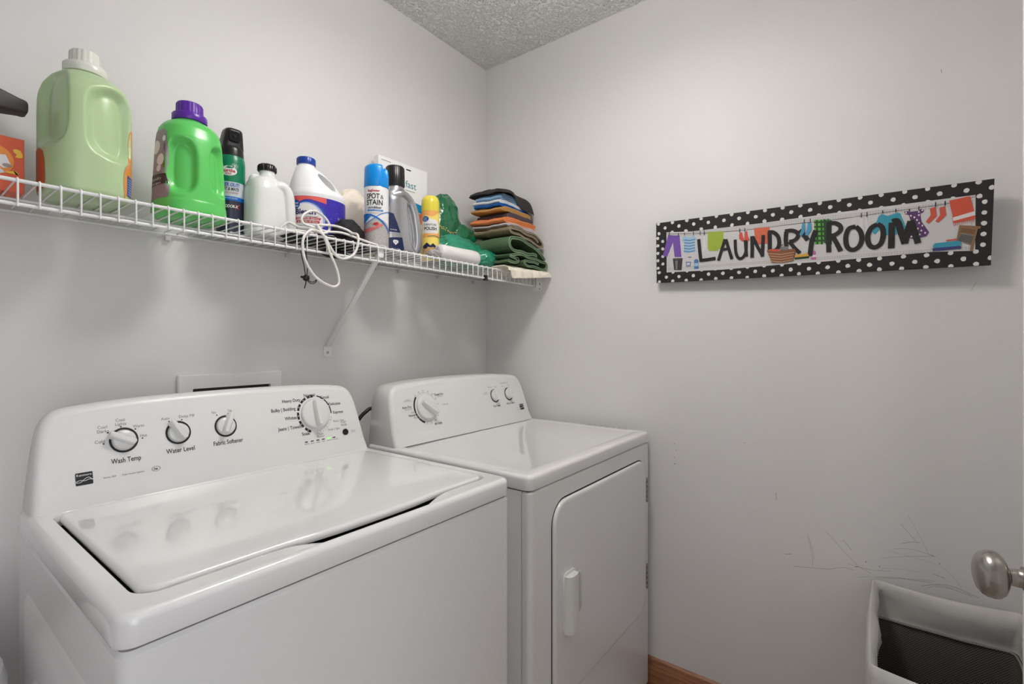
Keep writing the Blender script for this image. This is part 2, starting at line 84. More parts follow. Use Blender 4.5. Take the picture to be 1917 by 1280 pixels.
class MB:
    """collects geometry with several materials into one mesh"""
    def __init__(s): s.v = []; s.f = []; s.mi = []; s.mats = []
    def midx(s, m):
        if m not in s.mats: s.mats.append(m)
        return s.mats.index(m)
    def add(s, verts, faces, m):
        o = len(s.v); k = s.midx(m)
        s.v += [tuple(p) for p in verts]
        for f in faces: s.f.append([i + o for i in f]); s.mi.append(k)
        return s
    def box(s, x0, x1, y0, y1, z0, z1, m):
        v = [(x, y, z) for z in (z0, z1) for y in (y0, y1) for x in (x0, x1)]
        return s.add(v, [(0, 2, 3, 1), (4, 5, 7, 6), (0, 1, 5, 4), (2, 6, 7, 3), (0, 4, 6, 2), (1, 3, 7, 5)], m)
    def loft(s, loops, m, cap0=True, cap1=True, closed=True):
        n = len(loops[0]); v = [p for l in loops for p in l]; f = []
        for i in range(len(loops) - 1):
            for j in range(n if closed else n - 1):
                a = i * n + j; b = i * n + (j + 1) % n
                f.append((a, b, b + n, a + n))
        if cap0: f.append(tuple(reversed(range(n))))
        if cap1: f.append(tuple(range((len(loops) - 1) * n, len(loops) * n)))
        return s.add(v, f, m)
    def lathe(s, c, prof, m, n=40, cap0=True, cap1=True, axis=None):
        """prof: (radius, height); axis: rotation matrix from z"""
        c = Vector(c); loops = []
        for r, h in prof:
            l = []
            for k in range(n):
                p = Vector((r * cos(2 * pi * k / n), r * sin(2 * pi * k / n), h))
                if axis is not None: p = axis @ p
                l.append(tuple(c + p))
            loops.append(l)
        return s.loft(loops, m, cap0, cap1)
    def tube(s, pts, r, m, n=8, sub=6, cap=True, closed=False):
        P = catmull(pts, sub, closed) if sub > 1 else [Vector(p) for p in pts]
        loops = []; N = len(P); up = None
        for i, p in enumerate(P):
            if closed: t = P[(i + 1) % N] - P[i - 1]
            else: t = P[min(i + 1, N - 1)] - P[max(i - 1, 0)]
            t.normalize()
            if up is None:
                up = Vector((0, 0, 1)) if abs(t.z) < .9 else Vector((1, 0, 0))
            a = t.cross(up).normalized(); up = a.cross(t).normalized()
            rr = r(i / (N - 1)) if callable(r) else r
            loops.append([tuple(p + (a * cos(2 * pi * k / n) + up * sin(2 * pi * k / n)) * rr) for k in range(n)])
        if closed: loops.append(loops[0])
        return s.loft(loops, m, cap and not closed, cap and not closed)
    def build(s, name, parent=None, smooth=40, world=True, mods=None, bevel=0):
        me = bpy.data.meshes.new(name)
        off = Vector(parent.location) if (parent is not None and world) else Vector((0, 0, 0))
        if parent is not None and world and parent.parent is not None: off += Vector(parent.parent.location)
        me.from_pydata([tuple(Vector(p) - off) for p in s.v], [], s.f)
        for m in s.mats: me.materials.append(m)
        for i, k in enumerate(s.mi): me.polygons[i].material_index = k
        bm = bmesh.new(); bm.from_mesh(me)
        if bevel:
            bmesh.ops.remove_doubles(bm, verts=bm.verts, dist=1e-6)
            ed = [e for e in bm.edges if len(e.link_faces) == 2 and e.calc_face_angle(0) > radians(35)]
            bmesh.ops.bevel(bm, geom=ed, offset=bevel, segments=3, profile=.5, affect='EDGES', clamp_overlap=True)
        bmesh.ops.recalc_face_normals(bm, faces=bm.faces)
        bm.to_mesh(me); bm.free()
        for p in me.polygons: p.use_smooth = smooth > 0
        if smooth and smooth < 180:
            me.set_sharp_from_angle(angle=radians(smooth))
        o = bpy.data.objects.new(name, me); COL.objects.link(o)
        if mods:
            mods(o)
            bpy.context.view_layer.update()
            dg = bpy.context.evaluated_depsgraph_get()
            nm = bpy.data.meshes.new_from_object(o.evaluated_get(dg))
            o.modifiers.clear(); o.data = nm; nm.name = name
            for p in nm.polygons: p.use_smooth = True
        if parent is not None: o.parent = parent
        return o

def catmull(pts, sub=6, closed=False):
    P = [Vector(p) for p in pts]; out = []; n = len(P)
    rng = range(n) if closed else range(n - 1)
    for i in rng:
        if closed: p0, p1, p2, p3 = P[i - 1], P[i], P[(i + 1) % n], P[(i + 2) % n]
        else: p0, p1, p2, p3 = P[max(i - 1, 0)], P[i], P[i + 1], P[min(i + 2, n - 1)]
        for k in range(sub):
            t = k / sub
            out.append(.5 * ((2 * p1) + (p2 - p0) * t + (2 * p0 - 5 * p1 + 4 * p2 - p3) * t * t + (3 * p1 - p0 - 3 * p2 + p3) * t ** 3))
    if not closed: out.append(P[-1])
    return out
def rrect(x0, x1, y0, y1, r, k=6, m=1):
    """rounded rectangle, counter-clockwise (a,b) points; m = divisions per straight side"""
    out = []
    cs = [(x1 - r, y1 - r, 0), (x0 + r, y1 - r, 90), (x0 + r, y0 + r, 180), (x1 - r, y0 + r, 270)]
    for i, (cx, cy, a) in enumerate(cs):
        arc = [(cx + r * cos(radians(a + 90 * j / k)), cy + r * sin(radians(a + 90 * j / k))) for j in range(k + 1)]
        out += arc
        nx = cs[(i + 1) % 4]; e = (nx[0] + r * cos(radians(nx[2])), nx[1] + r * sin(radians(nx[2]))); s_ = arc[-1]
        for j in range(1, m): out.append((s_[0] + (e[0] - s_[0]) * j / m, s_[1] + (e[1] - s_[1]) * j / m))
    return out
def thing(name, loc, label, cat, group=None, rz=0):
    o = bpy.data.objects.new(name, None); COL.objects.link(o); o.location = loc; o.rotation_euler = (0, 0, rz)
    o.empty_display_size = .05
    o['label'] = label; o['category'] = cat
    if group: o['group'] = group
    return o
def tag(o, label, cat, group=None):
    o['label'] = label; o['category'] = cat
    if group: o['group'] = group
    return o
def structure(o): o['kind'] = 'structure'; return o

_tc = {}
def text_geo(s, bold=0.0):
    """unit-height (cap height 1) text outline triangles, left aligned at 0"""
    key = (s, bold)
    if key in _tc: return _tc[key]
    cu = bpy.data.curves.new('t', 'FONT'); cu.body = s; cu.size = 1; cu.resolution_u = 3; cu.offset = bold
    o = bpy.data.objects.new('t', cu); COL.objects.link(o)
    bpy.context.view_layer.update()
    me = bpy.data.meshes.new_from_object(o.evaluated_get(bpy.context.evaluated_depsgraph_get()))
    v = [(p.co.x / .69, p.co.y / .69) for p in me.vertices]; f = [tuple(p.vertices) for p in me.polygons]
    bpy.data.objects.remove(o); bpy.data.curves.remove(cu); bpy.data.meshes.remove(me)
    _tc[key] = (v, f); return v, f
def put_text(mb, s, u, v, h, m, f, width=None, align='C', bold=0.0, rot=0, shear=0):
    """text on a mapped surface: f(u,v)->xyz, centred at u,v with cap height h"""
    V, F = text_geo(s, bold)
    if not V: return
    x0 = min(p[0] for p in V); x1 = max(p[0] for p in V); wd = x1 - x0
    sx = (width / wd) if width else h
    cxo = {'C': (x0 + x1) / 2, 'L': x0, 'R': x1}[align]
    ca, sa = cos(rot), sin(rot); out = []
    for (x, y) in V:
        a = (x - cxo) * sx + shear * (y - .5) * h; b_ = (y - .5) * h
        out.append(f(u + a * ca - b_ * sa, v + a * sa + b_ * ca))
    mb.add(out, F, m)
def put_poly(mb, pts, m, f, step=None):
    bm = bmesh.new(); vs_ = [bm.verts.new((p[0], p[1], 0)) for p in pts]
    try: bm.faces.new(vs_)
    except ValueError: bm.free(); return
    if step:
        u0 = min(p[0] for p in pts); u1 = max(p[0] for p in pts); k = u0 + step
        while k < u1 - 1e-5:
            bmesh.ops.bisect_plane(bm, geom=list(bm.verts) + list(bm.edges) + list(bm.faces), plane_co=(k, 0, 0), plane_no=(1, 0, 0), dist=1e-7)
            k += step
        v0 = min(p[1] for p in pts); v1 = max(p[1] for p in pts); k = v0 + step * 1.5
        while k < v1 - 1e-5:
            bmesh.ops.bisect_plane(bm, geom=list(bm.verts) + list(bm.edges) + list(bm.faces), plane_co=(0, k, 0), plane_no=(0, 1, 0), dist=1e-7)
            k += step * 1.5
    bmesh.ops.triangulate(bm, faces=bm.faces)
    bm.verts.index_update()
    mb.add([f(q.co.x, q.co.y) for q in bm.verts], [[q.index for q in fc.verts] for fc in bm.faces], m)
    bm.free()
def ell(u, v, a, b, n=28, a0=0, a1=2 * pi):
    return [(u + a * cos(a0 + (a1 - a0) * k / n), v + b * sin(a0 + (a1 - a0) * k / n)) for k in range(n)]
def stroke(pts, w, sub=5):
    P = catmull([(p[0], p[1], 0) for p in pts], sub) if len(pts) > 2 else [Vector((p[0], p[1], 0)) for p in pts]
    L = []; R = []
    for i, p in enumerate(P):
        t = (P[min(i + 1, len(P) - 1)] - P[max(i - 1, 0)]).normalized(); n = Vector((-t.y, t.x, 0)) * w / 2
        L.append(p + n); R.append(p - n)
    return L, R
def put_stroke(mb, pts, w, m, f, sub=5):
    L, R = stroke(pts, w, sub); n = len(L)
    mb.add([f(p.x, p.y) for p in L + R], [(i, i + 1, n + i + 1, n + i) for i in range(n - 1)], m)
def put_ring(mb, u, v, r0, r1, m, f, a0=0, a1=2 * pi, n=40):
    V = []; F = []
    for k in range(n + 1):
        a = a0 + (a1 - a0) * k / n
        V.append(f(u + r0 * cos(a), v + r0 * sin(a))); V.append(f(u + r1 * cos(a), v + r1 * sin(a)))
    for k in range(n): F.append((2 * k, 2 * k + 1, 2 * k + 3, 2 * k + 2))
    mb.add(V, F, m)

# ------------------------------------------------------------------ shared materials
M_white = mat('appliance_enamel', rgb(234, 233, 232), .14, coat=.7)
M_side = mat('cabinet_enamel', rgb(228, 227, 226), .24, coat=.2)
M_plastic = mat('console_plastic', rgb(228, 227, 225), .3)
M_knob = mat('knob_plastic', rgb(224, 223, 221), .28)
M_ink = mat('printed_black', rgb(28, 27, 27), .5)
M_inkg = mat('printed_grey', rgb(120, 118, 116), .5)
M_blk = mat('black_plastic', rgb(22, 21, 21), .3)
M_dark = mat('dark_gap', rgb(25, 24, 24), .8)
M_wp = mat('label_white', rgb(232, 231, 230), .35)
M_wire = mat('white_vinyl_wire', rgb(236, 235, 233), .3)

# ------------------------------------------------------------------ the room
def wall_mat(name, col, sc, st, dist, rough=.55):
    m = bpy.data.materials.new(name); m.use_nodes = True; nt = m.node_tree; b = nt.nodes['Principled BSDF']
    b.inputs['Base Color'].default_value = col; b.inputs['Roughness'].default_value = rough
    tc = nt.nodes.new('ShaderNodeTexCoord'); n = nt.nodes.new('ShaderNodeTexNoise'); n.inputs['Scale'].default_value = sc; n.inputs['Detail'].default_value = 3
    bp = nt.nodes.new('ShaderNodeBump'); bp.inputs['Strength'].default_value = st; bp.inputs['Distance'].default_value = dist
    nt.links.new(tc.outputs['Object'], n.inputs['Vector']); nt.links.new(n.outputs['Fac'], bp.inputs['Height']); nt.links.new(bp.outputs['Normal'], b.inputs['Normal'])
    return m
M_wall = wall_mat('wall_paint', rgb(224, 222, 220), 60, .15, .002)
# knock-down textured ceiling
M_ceil = bpy.data.materials.new('textured_ceiling'); M_ceil.use_nodes = True
nt = M_ceil.node_tree; b = nt.nodes['Principled BSDF']; b.inputs['Base Color'].default_value = rgb(244, 243, 241); b.inputs['Roughness'].default_value = .7
tc = nt.nodes.new('ShaderNodeTexCoord'); n1 = nt.nodes.new('ShaderNodeTexNoise'); n1.inputs['Scale'].default_value = 112; n1.inputs['Detail'].default_value = 1.5; n1.inputs['Distortion'].default_value = .6
mr = nt.nodes.new('ShaderNodeMapRange'); mr.inputs['From Min'].default_value = .45; mr.inputs['From Max'].default_value = .68
bp = nt.nodes.new('ShaderNodeBump'); bp.inputs['Strength'].default_value = .85; bp.inputs['Distance'].default_value = .010
nt.links.new(tc.outputs['Object'], n1.inputs['Vector']); nt.links.new(n1.outputs['Fac'], mr.inputs['Value']); nt.links.new(mr.outputs['Result'], bp.inputs['Height']); nt.links.new(bp.outputs['Normal'], b.inputs['Normal'])
# wood
def wood_mat(name, c1, c2, scale, axis_scale, rough=.45):
    m = bpy.data.materials.new(name); m.use_nodes = True; nt = m.node_tree; b = nt.nodes['Principled BSDF']; b.inputs['Roughness'].default_value = rough
    tc = nt.nodes.new('ShaderNodeTexCoord'); mp = nt.nodes.new('ShaderNodeMapping'); mp.inputs['Scale'].default_value = axis_scale
    n = nt.nodes.new('ShaderNodeTexNoise'); n.inputs['Scale'].default_value = scale; n.inputs['Detail'].default_value = 6; n.inputs['Distortion'].default_value = .8
    cr = nt.nodes.new('ShaderNodeValToRGB'); cr.color_ramp.elements[0].position = .3; cr.color_ramp.elements[0].color = c1; cr.color_ramp.elements[1].position = .7; cr.color_ramp.elements[1].color = c2
    nt.links.new(tc.outputs['Object'], mp.inputs['Vector']); nt.links.new(mp.outputs['Vector'], n.inputs['Vector']); nt.links.new(n.outputs['Fac'], cr.inputs['Fac']); nt.links.new(cr.outputs['Color'], b.inputs['Base Color'])
    return m
M_oak = wood_mat('oak_trim', rgb(128, 82, 56), rgb(176, 122, 88), 6, (1, 1.2, 22))
M_floor = wood_mat('vinyl_floor', rgb(150, 136, 122), rgb(176, 162, 148), 5, (14, 1.5, 1))

XL, YF, H = -2.75, -1.74, 2.44
structure(MB().box(XL - .1, .1, 0, .1, 0, H, M_wall).build('wall_back', smooth=0))
wr = structure(MB().box(0, .1, -3.4, 0, 0, H, M_wall).build('wall_right', smooth=0))
structure(MB().box(XL - .1, XL, -3.4, 0, 0, H, M_wall).build('wall_left', smooth=0))
DX0, DX1 = -2.50, -.685            # doorway in the front wall, widened left so the added fill light enters
wf = MB(); wf.box(XL, DX0, YF - .11, YF, 0, H, M_wall); wf.box(DX0, DX1, YF - .11, YF, 2.06, H, M_wall); wf.box(DX1, 0, YF - .11, YF, 0, H, M_wall)
structure(wf.build('wall_front', smooth=0))
structure(MB().box(XL - .1, .1, -3.4, .1, -.08, 0, M_floor).build('floor', smooth=0))
structure(MB().box(XL - .1, .1, -3.4, .1, H, H + .08, M_ceil).build('ceiling', smooth=0))
def baseboard(name, x0, x1, y0, y1):
    bb = MB()
    if x1 - x0 < y1 - y0:       # runs along y on the right wall
        prof = [(x1, 0), (x0, 0), (x0, .088), (x0 + .003, .098), (x1, .104)]
        bb.loft([[(p[0], y, p[1]) for p in prof] for y in (y0, y1)], M_oak)
    else:
        prof = [(y1, 0), (y0, 0), (y0, .088), (y0 + .003, .098), (y1, .104)]
        bb.loft([[(x, p[0], p[1]) for p in prof] for x in (x0, x1)], M_oak)
    return structure(bb.build(name, smooth=30))
baseboard('baseboard_right', -.012, -.0002, YF + .001, -.0005)
baseboard('baseboard_back', XL + .001, -.013, -.012, -.0002)
# scuffs and scratches on the right wall paint (they belong to the wall)
M_scuff = mat('scuff_mark', rgb(142, 137, 131), .7)
sm_ = MB()
for pts, wd in SCUFFS:
    put_stroke(sm_, pts, wd * .65, M_scuff, lambda y, z: (-.0003, y, z))
sm_.build('scuff_marks', wr, smooth=0)

# ceiling lamp over the washer and dryer
lamp = thing('ceiling_light', (LAMP_POS[0], LAMP_POS[1], H), 'round frosted dome light on the ceiling above the dryer, outside the frame', 'ceiling light')
lb = MB(); lb.lathe((LAMP_POS[0], LAMP_POS[1], H), [(.085, -.0005), (.09, -.015), (.02, -.02), (.02, -.115), (.083, -.121), (.083, -.133)], mat('brushed_nickel', rgb(150, 146, 140), .35, 1)); lb.build('lamp_base', lamp)
M_glow = bpy.data.materials.new('lamp_glass'); M_glow.use_nodes = True; gn = M_glow.node_tree; gb = gn.nodes['Principled BSDF']
gb.inputs['Base Color'].default_value = (.9, .9, .88, 1); gb.inputs['Emission Color'].default_value = (1, .972, .945, 1); gb.inputs['Emission Strength'].default_value = LAMP_POWER
ld_ = MB(); ld_.lathe((LAMP_POS[0], LAMP_POS[1], H), [(.04, -0.1335), (.105, -0.1350), (.138, -0.1450), (.141, -0.1550), (.136, -0.1630), (.115, -0.1690), (.06, -0.1730), (.003, -0.1740)], M_glow, n=36, cap0=False); ld_.build('lamp_shade', lamp)
# open door, its latch edge just inside the frame on the right
DA = radians(9)
door = bpy.data.objects.new('door_1', None); COL.objects.link(door); structure(door)
door.location = (-.700, -1.58, 0); door.rotation_euler = (0, 0, DA)
M_door = mat('door_paint', rgb(226, 224, 221), .35)
MB().box(-.76, 0, -.035, 0, .012, 2.03, M_door).build('door_slab', door, smooth=0, world=False, bevel=.002)
M_nick = mat('satin_nickel', rgb(172, 168, 162), .27, 1)
KC = (-.072, 0, .912); ax = Matrix.Rotation(radians(-90), 3, 'X')   # z -> +y
kb = MB(); kb.lathe(KC, [(.0345, .0), (.0345, .004), (.030, .009), (.020, .011)], M_nick, axis=ax); kb.build('rosette', door, world=False, smooth=50)
kb = MB(); kb.lathe(KC, [(0.01535, 0.011), (0.01535, 0.022), (0.01163, 0.0225), (0.01069, 0.036), (0.01256, 0.0385), (0.02046, 0.0405), (0.02604, 0.0435), (0.02957, 0.048), (0.03023, 0.053), (0.0293, 0.059), (0.02651, 0.064), (0.02139, 0.068), (0.01302, 0.0705), (0.00372, 0.0715)], M_nick, axis=ax, n=48)
kn = kb.build('door_knob', door, world=False, smooth=180)
# ------------------------------------------------------------------ washer
SL = .3; NRM = sqrt(1 + SL * SL)
def console(mb, xc, hw, z0, y0, yb, m, top=.191, r=.013):
    """slanted control housing: trapezoid with rounded shoulders; face y = y0 + SL*(z-z0)"""
    prof = [(1, 0), (.987, .05), (.972, .10), (.957, .135), (.942, .152), (.918, .166), (.885, .1745), (.84, .1795), (.7, .1845), (.5, .1885), (.25, .1905), (0, .191)]
    k = top / .191
    R = [(hw * a, z * k) for a, z in prof]
    cat_ = [(p.x, p.y) for p in catmull([(a, z, 0) for a, z in R], 3)]
    out = [(xc + a, z) for a, z in cat_] + [(xc - a, z) for a, z in reversed(cat_[:-1])]
    n = len(out)
    def fy(z): return y0 + SL * z + (.006 * max(0, 1 - z / .034) * -1)
    def inset(d):
        L = []
        for i, (x, z) in enumerate(out):
            a = Vector(out[max(i - 1, 0)]); b_ = Vector(out[min(i + 1, n - 1)]); t = (b_ - a).normalized()
            nx, nz = -t.y, t.x
            if i == 0: nx, nz = -1, 0
            if i == n - 1: nx, nz = 1, 0
            L.append((x + nx * d, max(z + nz * d, 0)))
        return L
    loops = [[(x, yb, z0 + z) for x, z in inset(.004)], [(x, yb - .004, z0 + z) for x, z in out]]
    for a in range(0, 91, 15):
        d = r * (1 - cos(radians(a))); e = r * (1 - sin(radians(a)))
        loops.append([(x, fy(z) + e, z0 + z) for x, z in inset(d)])
    mb.loft(loops, m, cap0=True, cap1=False, closed=False)
    last = inset(r)
    bm = bmesh.new(); bm.faces.new([bm.verts.new((x, z, 0)) for x, z in last])
    for zz in (.034, .08, .13):
        bmesh.ops.bisect_plane(bm, geom=list(bm.verts) + list(bm.edges) + list(bm.faces), plane_co=(0, zz, 0), plane_no=(0, 1, 0), dist=1e-6)
    bm.verts.index_update()
    mb.add([(q.co.x, fy(q.co.y), z0 + q.co.y) for q in bm.verts], [[q.index for q in f.verts] for f in bm.faces], m); bm.free()
    # closing floor
    b0 = loops[1][0]; b1 = loops[1][-1]
def plane_map(y0, z0, off):
    """(x, z) read on the slanted face, lifted along the normal by off"""
    def f(x, z): return (x, y0 + SL * (z - z0) - off / NRM, z + off * SL / NRM)
    return f
AXN = Matrix(((1, 0, 0), (0, SL / NRM, -1 / NRM), (0, 1 / NRM, SL / NRM)))   # columns: U, V, N
def knob(root, x, z, y0, z0, rd, hgt, ang, glen, gw, ring=None, name='knob', dial=False, tail=None):
    """round base with a raised wedge grip; ang = pointer direction from +x in the panel plane"""
    base = Vector(plane_map(y0, z0, 0)(x, z))
    k = bpy.data.objects.new('x', None); bpy.data.objects.remove(k)
    mb = MB()
    mb.lathe(base, [(rd, .0002), (rd, hgt * .22), (rd * .97, hgt * .33), (rd * .9, hgt * .38), (rd * .3, hgt * .42)], M_knob, axis=AXN, n=44)
    # grip
    tl = tail if tail else rd * .93
    loops = []
    for t in (0, .04, .25, .6, .9, 1.0):
        L = -tl + (glen + tl) * t
        wd = gw * (.72 + .28 * sin(pi * min(1, .2 + t * .7))) * (.75 if t in (0, 1.0) else 1)
        h1 = hgt * (1.0 - .10 * t) * (.9 if t in (0, 1.0) else 1)
        sec = [(-wd, .0), (-wd * .9, h1 * .75), (-wd * .5, h1 * .97), (0, h1), (wd * .5, h1 * .97), (wd * .9, h1 * .75), (wd, .0)]
        row = []
        for (b_, c_) in sec:
            u = L * cos(ang) - b_ * sin(ang); v = L * sin(ang) + b_ * cos(ang)
            row.append(tuple(base + AXN @ Vector((u, v, c_ + .0004))))
        loops.append(row)
    mb.loft(loops, M_knob, True, True)
    o = mb.build(name, root, smooth=45)
    return o
def T(px, py): return (px, py)

WX0, WX1, WYF, WYB, WZ = -1.5225, -.8249, -.7703, -.192, .922
wx = (WX0 + WX1) / 2
washer = thing('washing_machine', (wx, (WYF + WYB) / 2, 0), 'white top-load washing machine with slanted control console, left of the dryer', 'washing machine')
cab = MB()
def vloops(x0, x1, y0, y1, r, zs, k=6, m=1):
    return [[(a, b_, z) for a, b_ in rrect(x0 + i, x1 - i, y0 + i, y1 - i, max(r - i, .001), k, m)] for z, i in zs]
cab.loft(vloops(WX0 + .002, WX1 - .002, WYF + .001, WYB + .001, .016, [(.03, .004), (.034, 0), (.876, 0), (.8815, .004)], 8), M_side)
cab.loft(vloops(WX0 + .002, WX1 - .002, WYF + .001, WYB + .001, .016, [(.880, .012), (.8865, .012)], 8), M_dark)
# pressed panel on the left flank
for (ya, yb_, za, zb, th) in ((-.70, -.24, .08, .80, .0035), (-.62, -.32, .12, .70, .0065)):
    lp = [[(WX0 + .002 - d, a, b_) for a, b_ in rrect(ya + i, yb_ - i, za + i, zb - i, .05, 6)] for d, i in ((0, 0), (th, .012))]
    cab.loft(lp, M_side)
cab.build('cabinet', washer, smooth=35)
for sx in (WX0 + .06, WX1 - .06):
    for sy in (WYF + .06, WYB - .06):
        fb = MB(); fb.lathe((sx, sy, 0), [(.02, 0), (.022, .006), (.012, .012), (.012, .034)], M_blk, n=16); fb.build('foot', washer)
# top deck with a well for the lid and a finger scoop at the front
LX0, LX1, LY0, LY1 = -1.486, -.862, -.7225, -.288
def bow(x):
    t = (x + 1.155) / .125
    return .009 * math.exp(-t ** 4) if abs(t) < 2 else 0
def scoop(p):
    x, y, z = p
    tx = (x + 1.155) / .115; ty = (y + .738) / .028
    if abs(tx) < 2 and y < -.70: z -= .0165 * math.exp(-tx ** 4) * (math.exp(-ty * ty) if y < -.738 else 1)
    return (x, y, z)
m_ = 22
deck = MB(); loops = []
R0 = .022
loops += vloops(WX0, WX1, WYF, WYB, R0, [(.8865, .010), (.8855, .001), (.889, 0)], 6, m_)
for a in range(0, 91, 15):
    loops += vloops(WX0, WX1, WYF, WYB, R0, [(WZ - .011 + .011 * sin(radians(a)), .011 * (1 - cos(radians(a))))], 6, m_)
outer = loops[-1]
def lidloop(g, z, r=.022, ex=0):
    L = []
    for a, b_ in rrect(LX0 - g, LX1 + g, LY0 - g, LY1 + g, r + g, 6, m_):
        if b_ < LY0 - g + .002: b_ -= bow(a) * (1 + ex)
        L.append((a, b_, z))
    return L
inner = lidloop(.008, WZ, ex=1.5)
for t in (.12, .25, .4, .55, .7, .85): loops.append([scoop(tuple(o_[i] * (1 - t) + n_[i] * t for i in range(3))) for o_, n_ in zip(outer, inner)])
loops.append([scoop(p) for p in inner]); loops.append([scoop((p[0], p[1], p[2] - .003)) for p in lidloop(.0055, WZ, ex=1.4)])
loops.append(lidloop(.005, WZ - .034, ex=1.4))
deck.loft(loops, M_white, True, False)
deck.loft([lidloop(.0052, WZ - .020), lidloop(.0048, WZ - .0335)], M_dark, False, True)
deck.build('deck', washer, smooth=50)
lid = MB()
ll = [lidloop(-.001, WZ - .0085), lidloop(0, WZ - .0065)]
for a in range(0, 91, 18): ll.append(lidloop(-.007 * (1 - cos(radians(a))), WZ - .003 + .0065 * sin(radians(a))))
ll += [[(wx_ + (p[0]-wx_)*k, wy_ + (p[1]-wy_)*k, WZ + .0037) for p in ll[-1]] for wx_, wy_ in ((-1.174, -.505),) for k in (.9, .6, .3)]
lid.loft(ll, M_white); lid.build('lid', washer, smooth=50)
WY0, WZ0 = -.270, .921
co = MB(); console(co, wx, .342, WZ0, WY0, WYB, M_plastic, top=.1875); co.build('control_console', washer, smooth=45)
f0 = plane_map(WY0, WZ0, .0004); f1 = plane_map(WY0, WZ0, .0008)
class Router:
    """sends each printed piece to the mesh of the control it belongs to"""
    def __init__(s, pick): s.pick = pick; s.m = {}
    def add(s, v, f, m):
        x = sum(p[0] for p in v) / len(v); z = sum(p[2] for p in v) / len(v)
        s.m.setdefault(s.pick(x, z), MB()).add(v, f, m)
    def build(s, root):
        for k, b_ in s.m.items(): b_.build(k, root, smooth=0)
pr = Router(lambda x, z: 'model_lettering' if (x < -1.3 and z < .975) else 'wash_temp_lettering' if x < -1.332 else 'water_level_lettering' if x < -1.235 else 'fabric_softener_lettering' if x < -1.12 else 'status_lettering' if z < .963 else 'start_lettering' if (x > -.905 and z < 1.001) else 'cycle_lettering')
KN = [(-1.379, 1.028, 150), (-1.286, 1.0287, 118), (-1.1925, 1.0293, 66)]
for i, (x, z, a) in enumerate(KN):
    put_ring(pr, x, z, .0195, .0235, M_ink, f0)
    knob(washer, x, z, WY0, WZ0, .0188, .020, radians(a), .0275, .0075)
TXT = [('Wash Temp', -1.378, .9912, .0088, .047, M_ink), ('Water Level', -1.2852, .9938, .0088, .052, M_ink), ('Fabric Softener', -1.1907, .9950, .0088, .062, M_ink),
       ('Cold', -1.416, 1.0303, .0058, .0150, M_inkg), ('Cool', -1.4105, 1.0565, .0056, .0145, M_inkg), ('Darks', -1.4098, 1.0487, .0056, .018, M_inkg), ('Cool', -1.3822, 1.0665, .0056, .0145, M_inkg), ('Lights', -1.3818, 1.0588, .0056, .0175, M_inkg),
       ('Warm', -1.3538, 1.0516, .0056, .0185, M_inkg), ('Hot', -1.3466, 1.0320, .0056, .0115, M_inkg), ('Auto', -1.307, 1.0597, .0056, .015, M_inkg), ('Deep Fill', -1.2676, 1.0606, .0056, .029, M_inkg), ('No', -1.2134, 1.0615, .0056, .009, M_inkg), ('Yes', -1.1805, 1.0624, .0056, .0092, M_inkg),
       ('Normal', -.9814, 1.0795, .0078, .031, M_ink), ('Heavy Duty', -1.0318, 1.0703, .0078, .048, M_ink), ('Bulky | Bedding', -1.0553, 1.0502, .0078, .062, M_ink), ('Whites', -1.0402, 1.0281, .0078, .031, M_ink), ('Jeans | Towels', -1.046, 1.005, .0078, .061, M_ink), ('Soak', -1.0068, .9857, .0078, .022, M_ink),
       ('Clean', -.9681, .9795, .0056, .017, M_inkg), ('Washer', -.9687, .9735, .0056, .022, M_inkg), ('Casual', -.9394, 1.0708, .0074, .026, M_ink), ('Delicates', -.913, 1.0512, .0070, .035, M_ink), ('Express', -.9065, 1.0285, .0070, .030, M_ink),
       ('Rinse | Spin', -.909, 1.0059, .0054, .032, M_inkg), ('Drain | Spin', -.9274, .9862, .0056, .034, M_inkg), ('START', -.8956, .9995, .0052, .017, M_inkg), ('PAUSE', -.8952, .9925, .0052, .0175, M_inkg), ('CANCEL', -.8705, .9748, .0028, .013, M_inkg), ('3 SECONDS', -.8705, .9708, .0022, .015, M_inkg),
       ('SENSING', -1.0086, .9600, .0024, .014, M_inkg), ('WASH', -.9932, .9600, .0024, .010, M_inkg), ('RINSE', -.9776, .9600, .0024, .010, M_inkg), ('SPIN', -.9622, .9600, .0024, .008, M_inkg), ('COMPLETE', -.9462, .9600, .0024, .015, M_inkg), ('LID LOCKED', -.9285, .9600, .0024, .016, M_inkg),
       ('Series 300', -1.4055, .9646, .0028, .019, M_inkg), ('Triple Action Agitator', -1.369, .9644, .0030, .036, M_inkg)]
for s_, x, z, h, wd, m in TXT: put_text(pr, s_, x, z, h, m, f0, width=wd, bold=.012 if m is M_ink else 0)
for x, z in ((-1.4106, 1.0255), (-1.4029, 1.0449), (-1.3819, 1.0533), (-1.3592, 1.0461), (-1.349, 1.0269), (-1.3008, 1.053), (-1.2773, 1.0538), (-1.2081, 1.055), (-1.1844, 1.0556)):
    put_poly(pr, ell(x, z, .0014, .0014, 10), M_ink, f0)
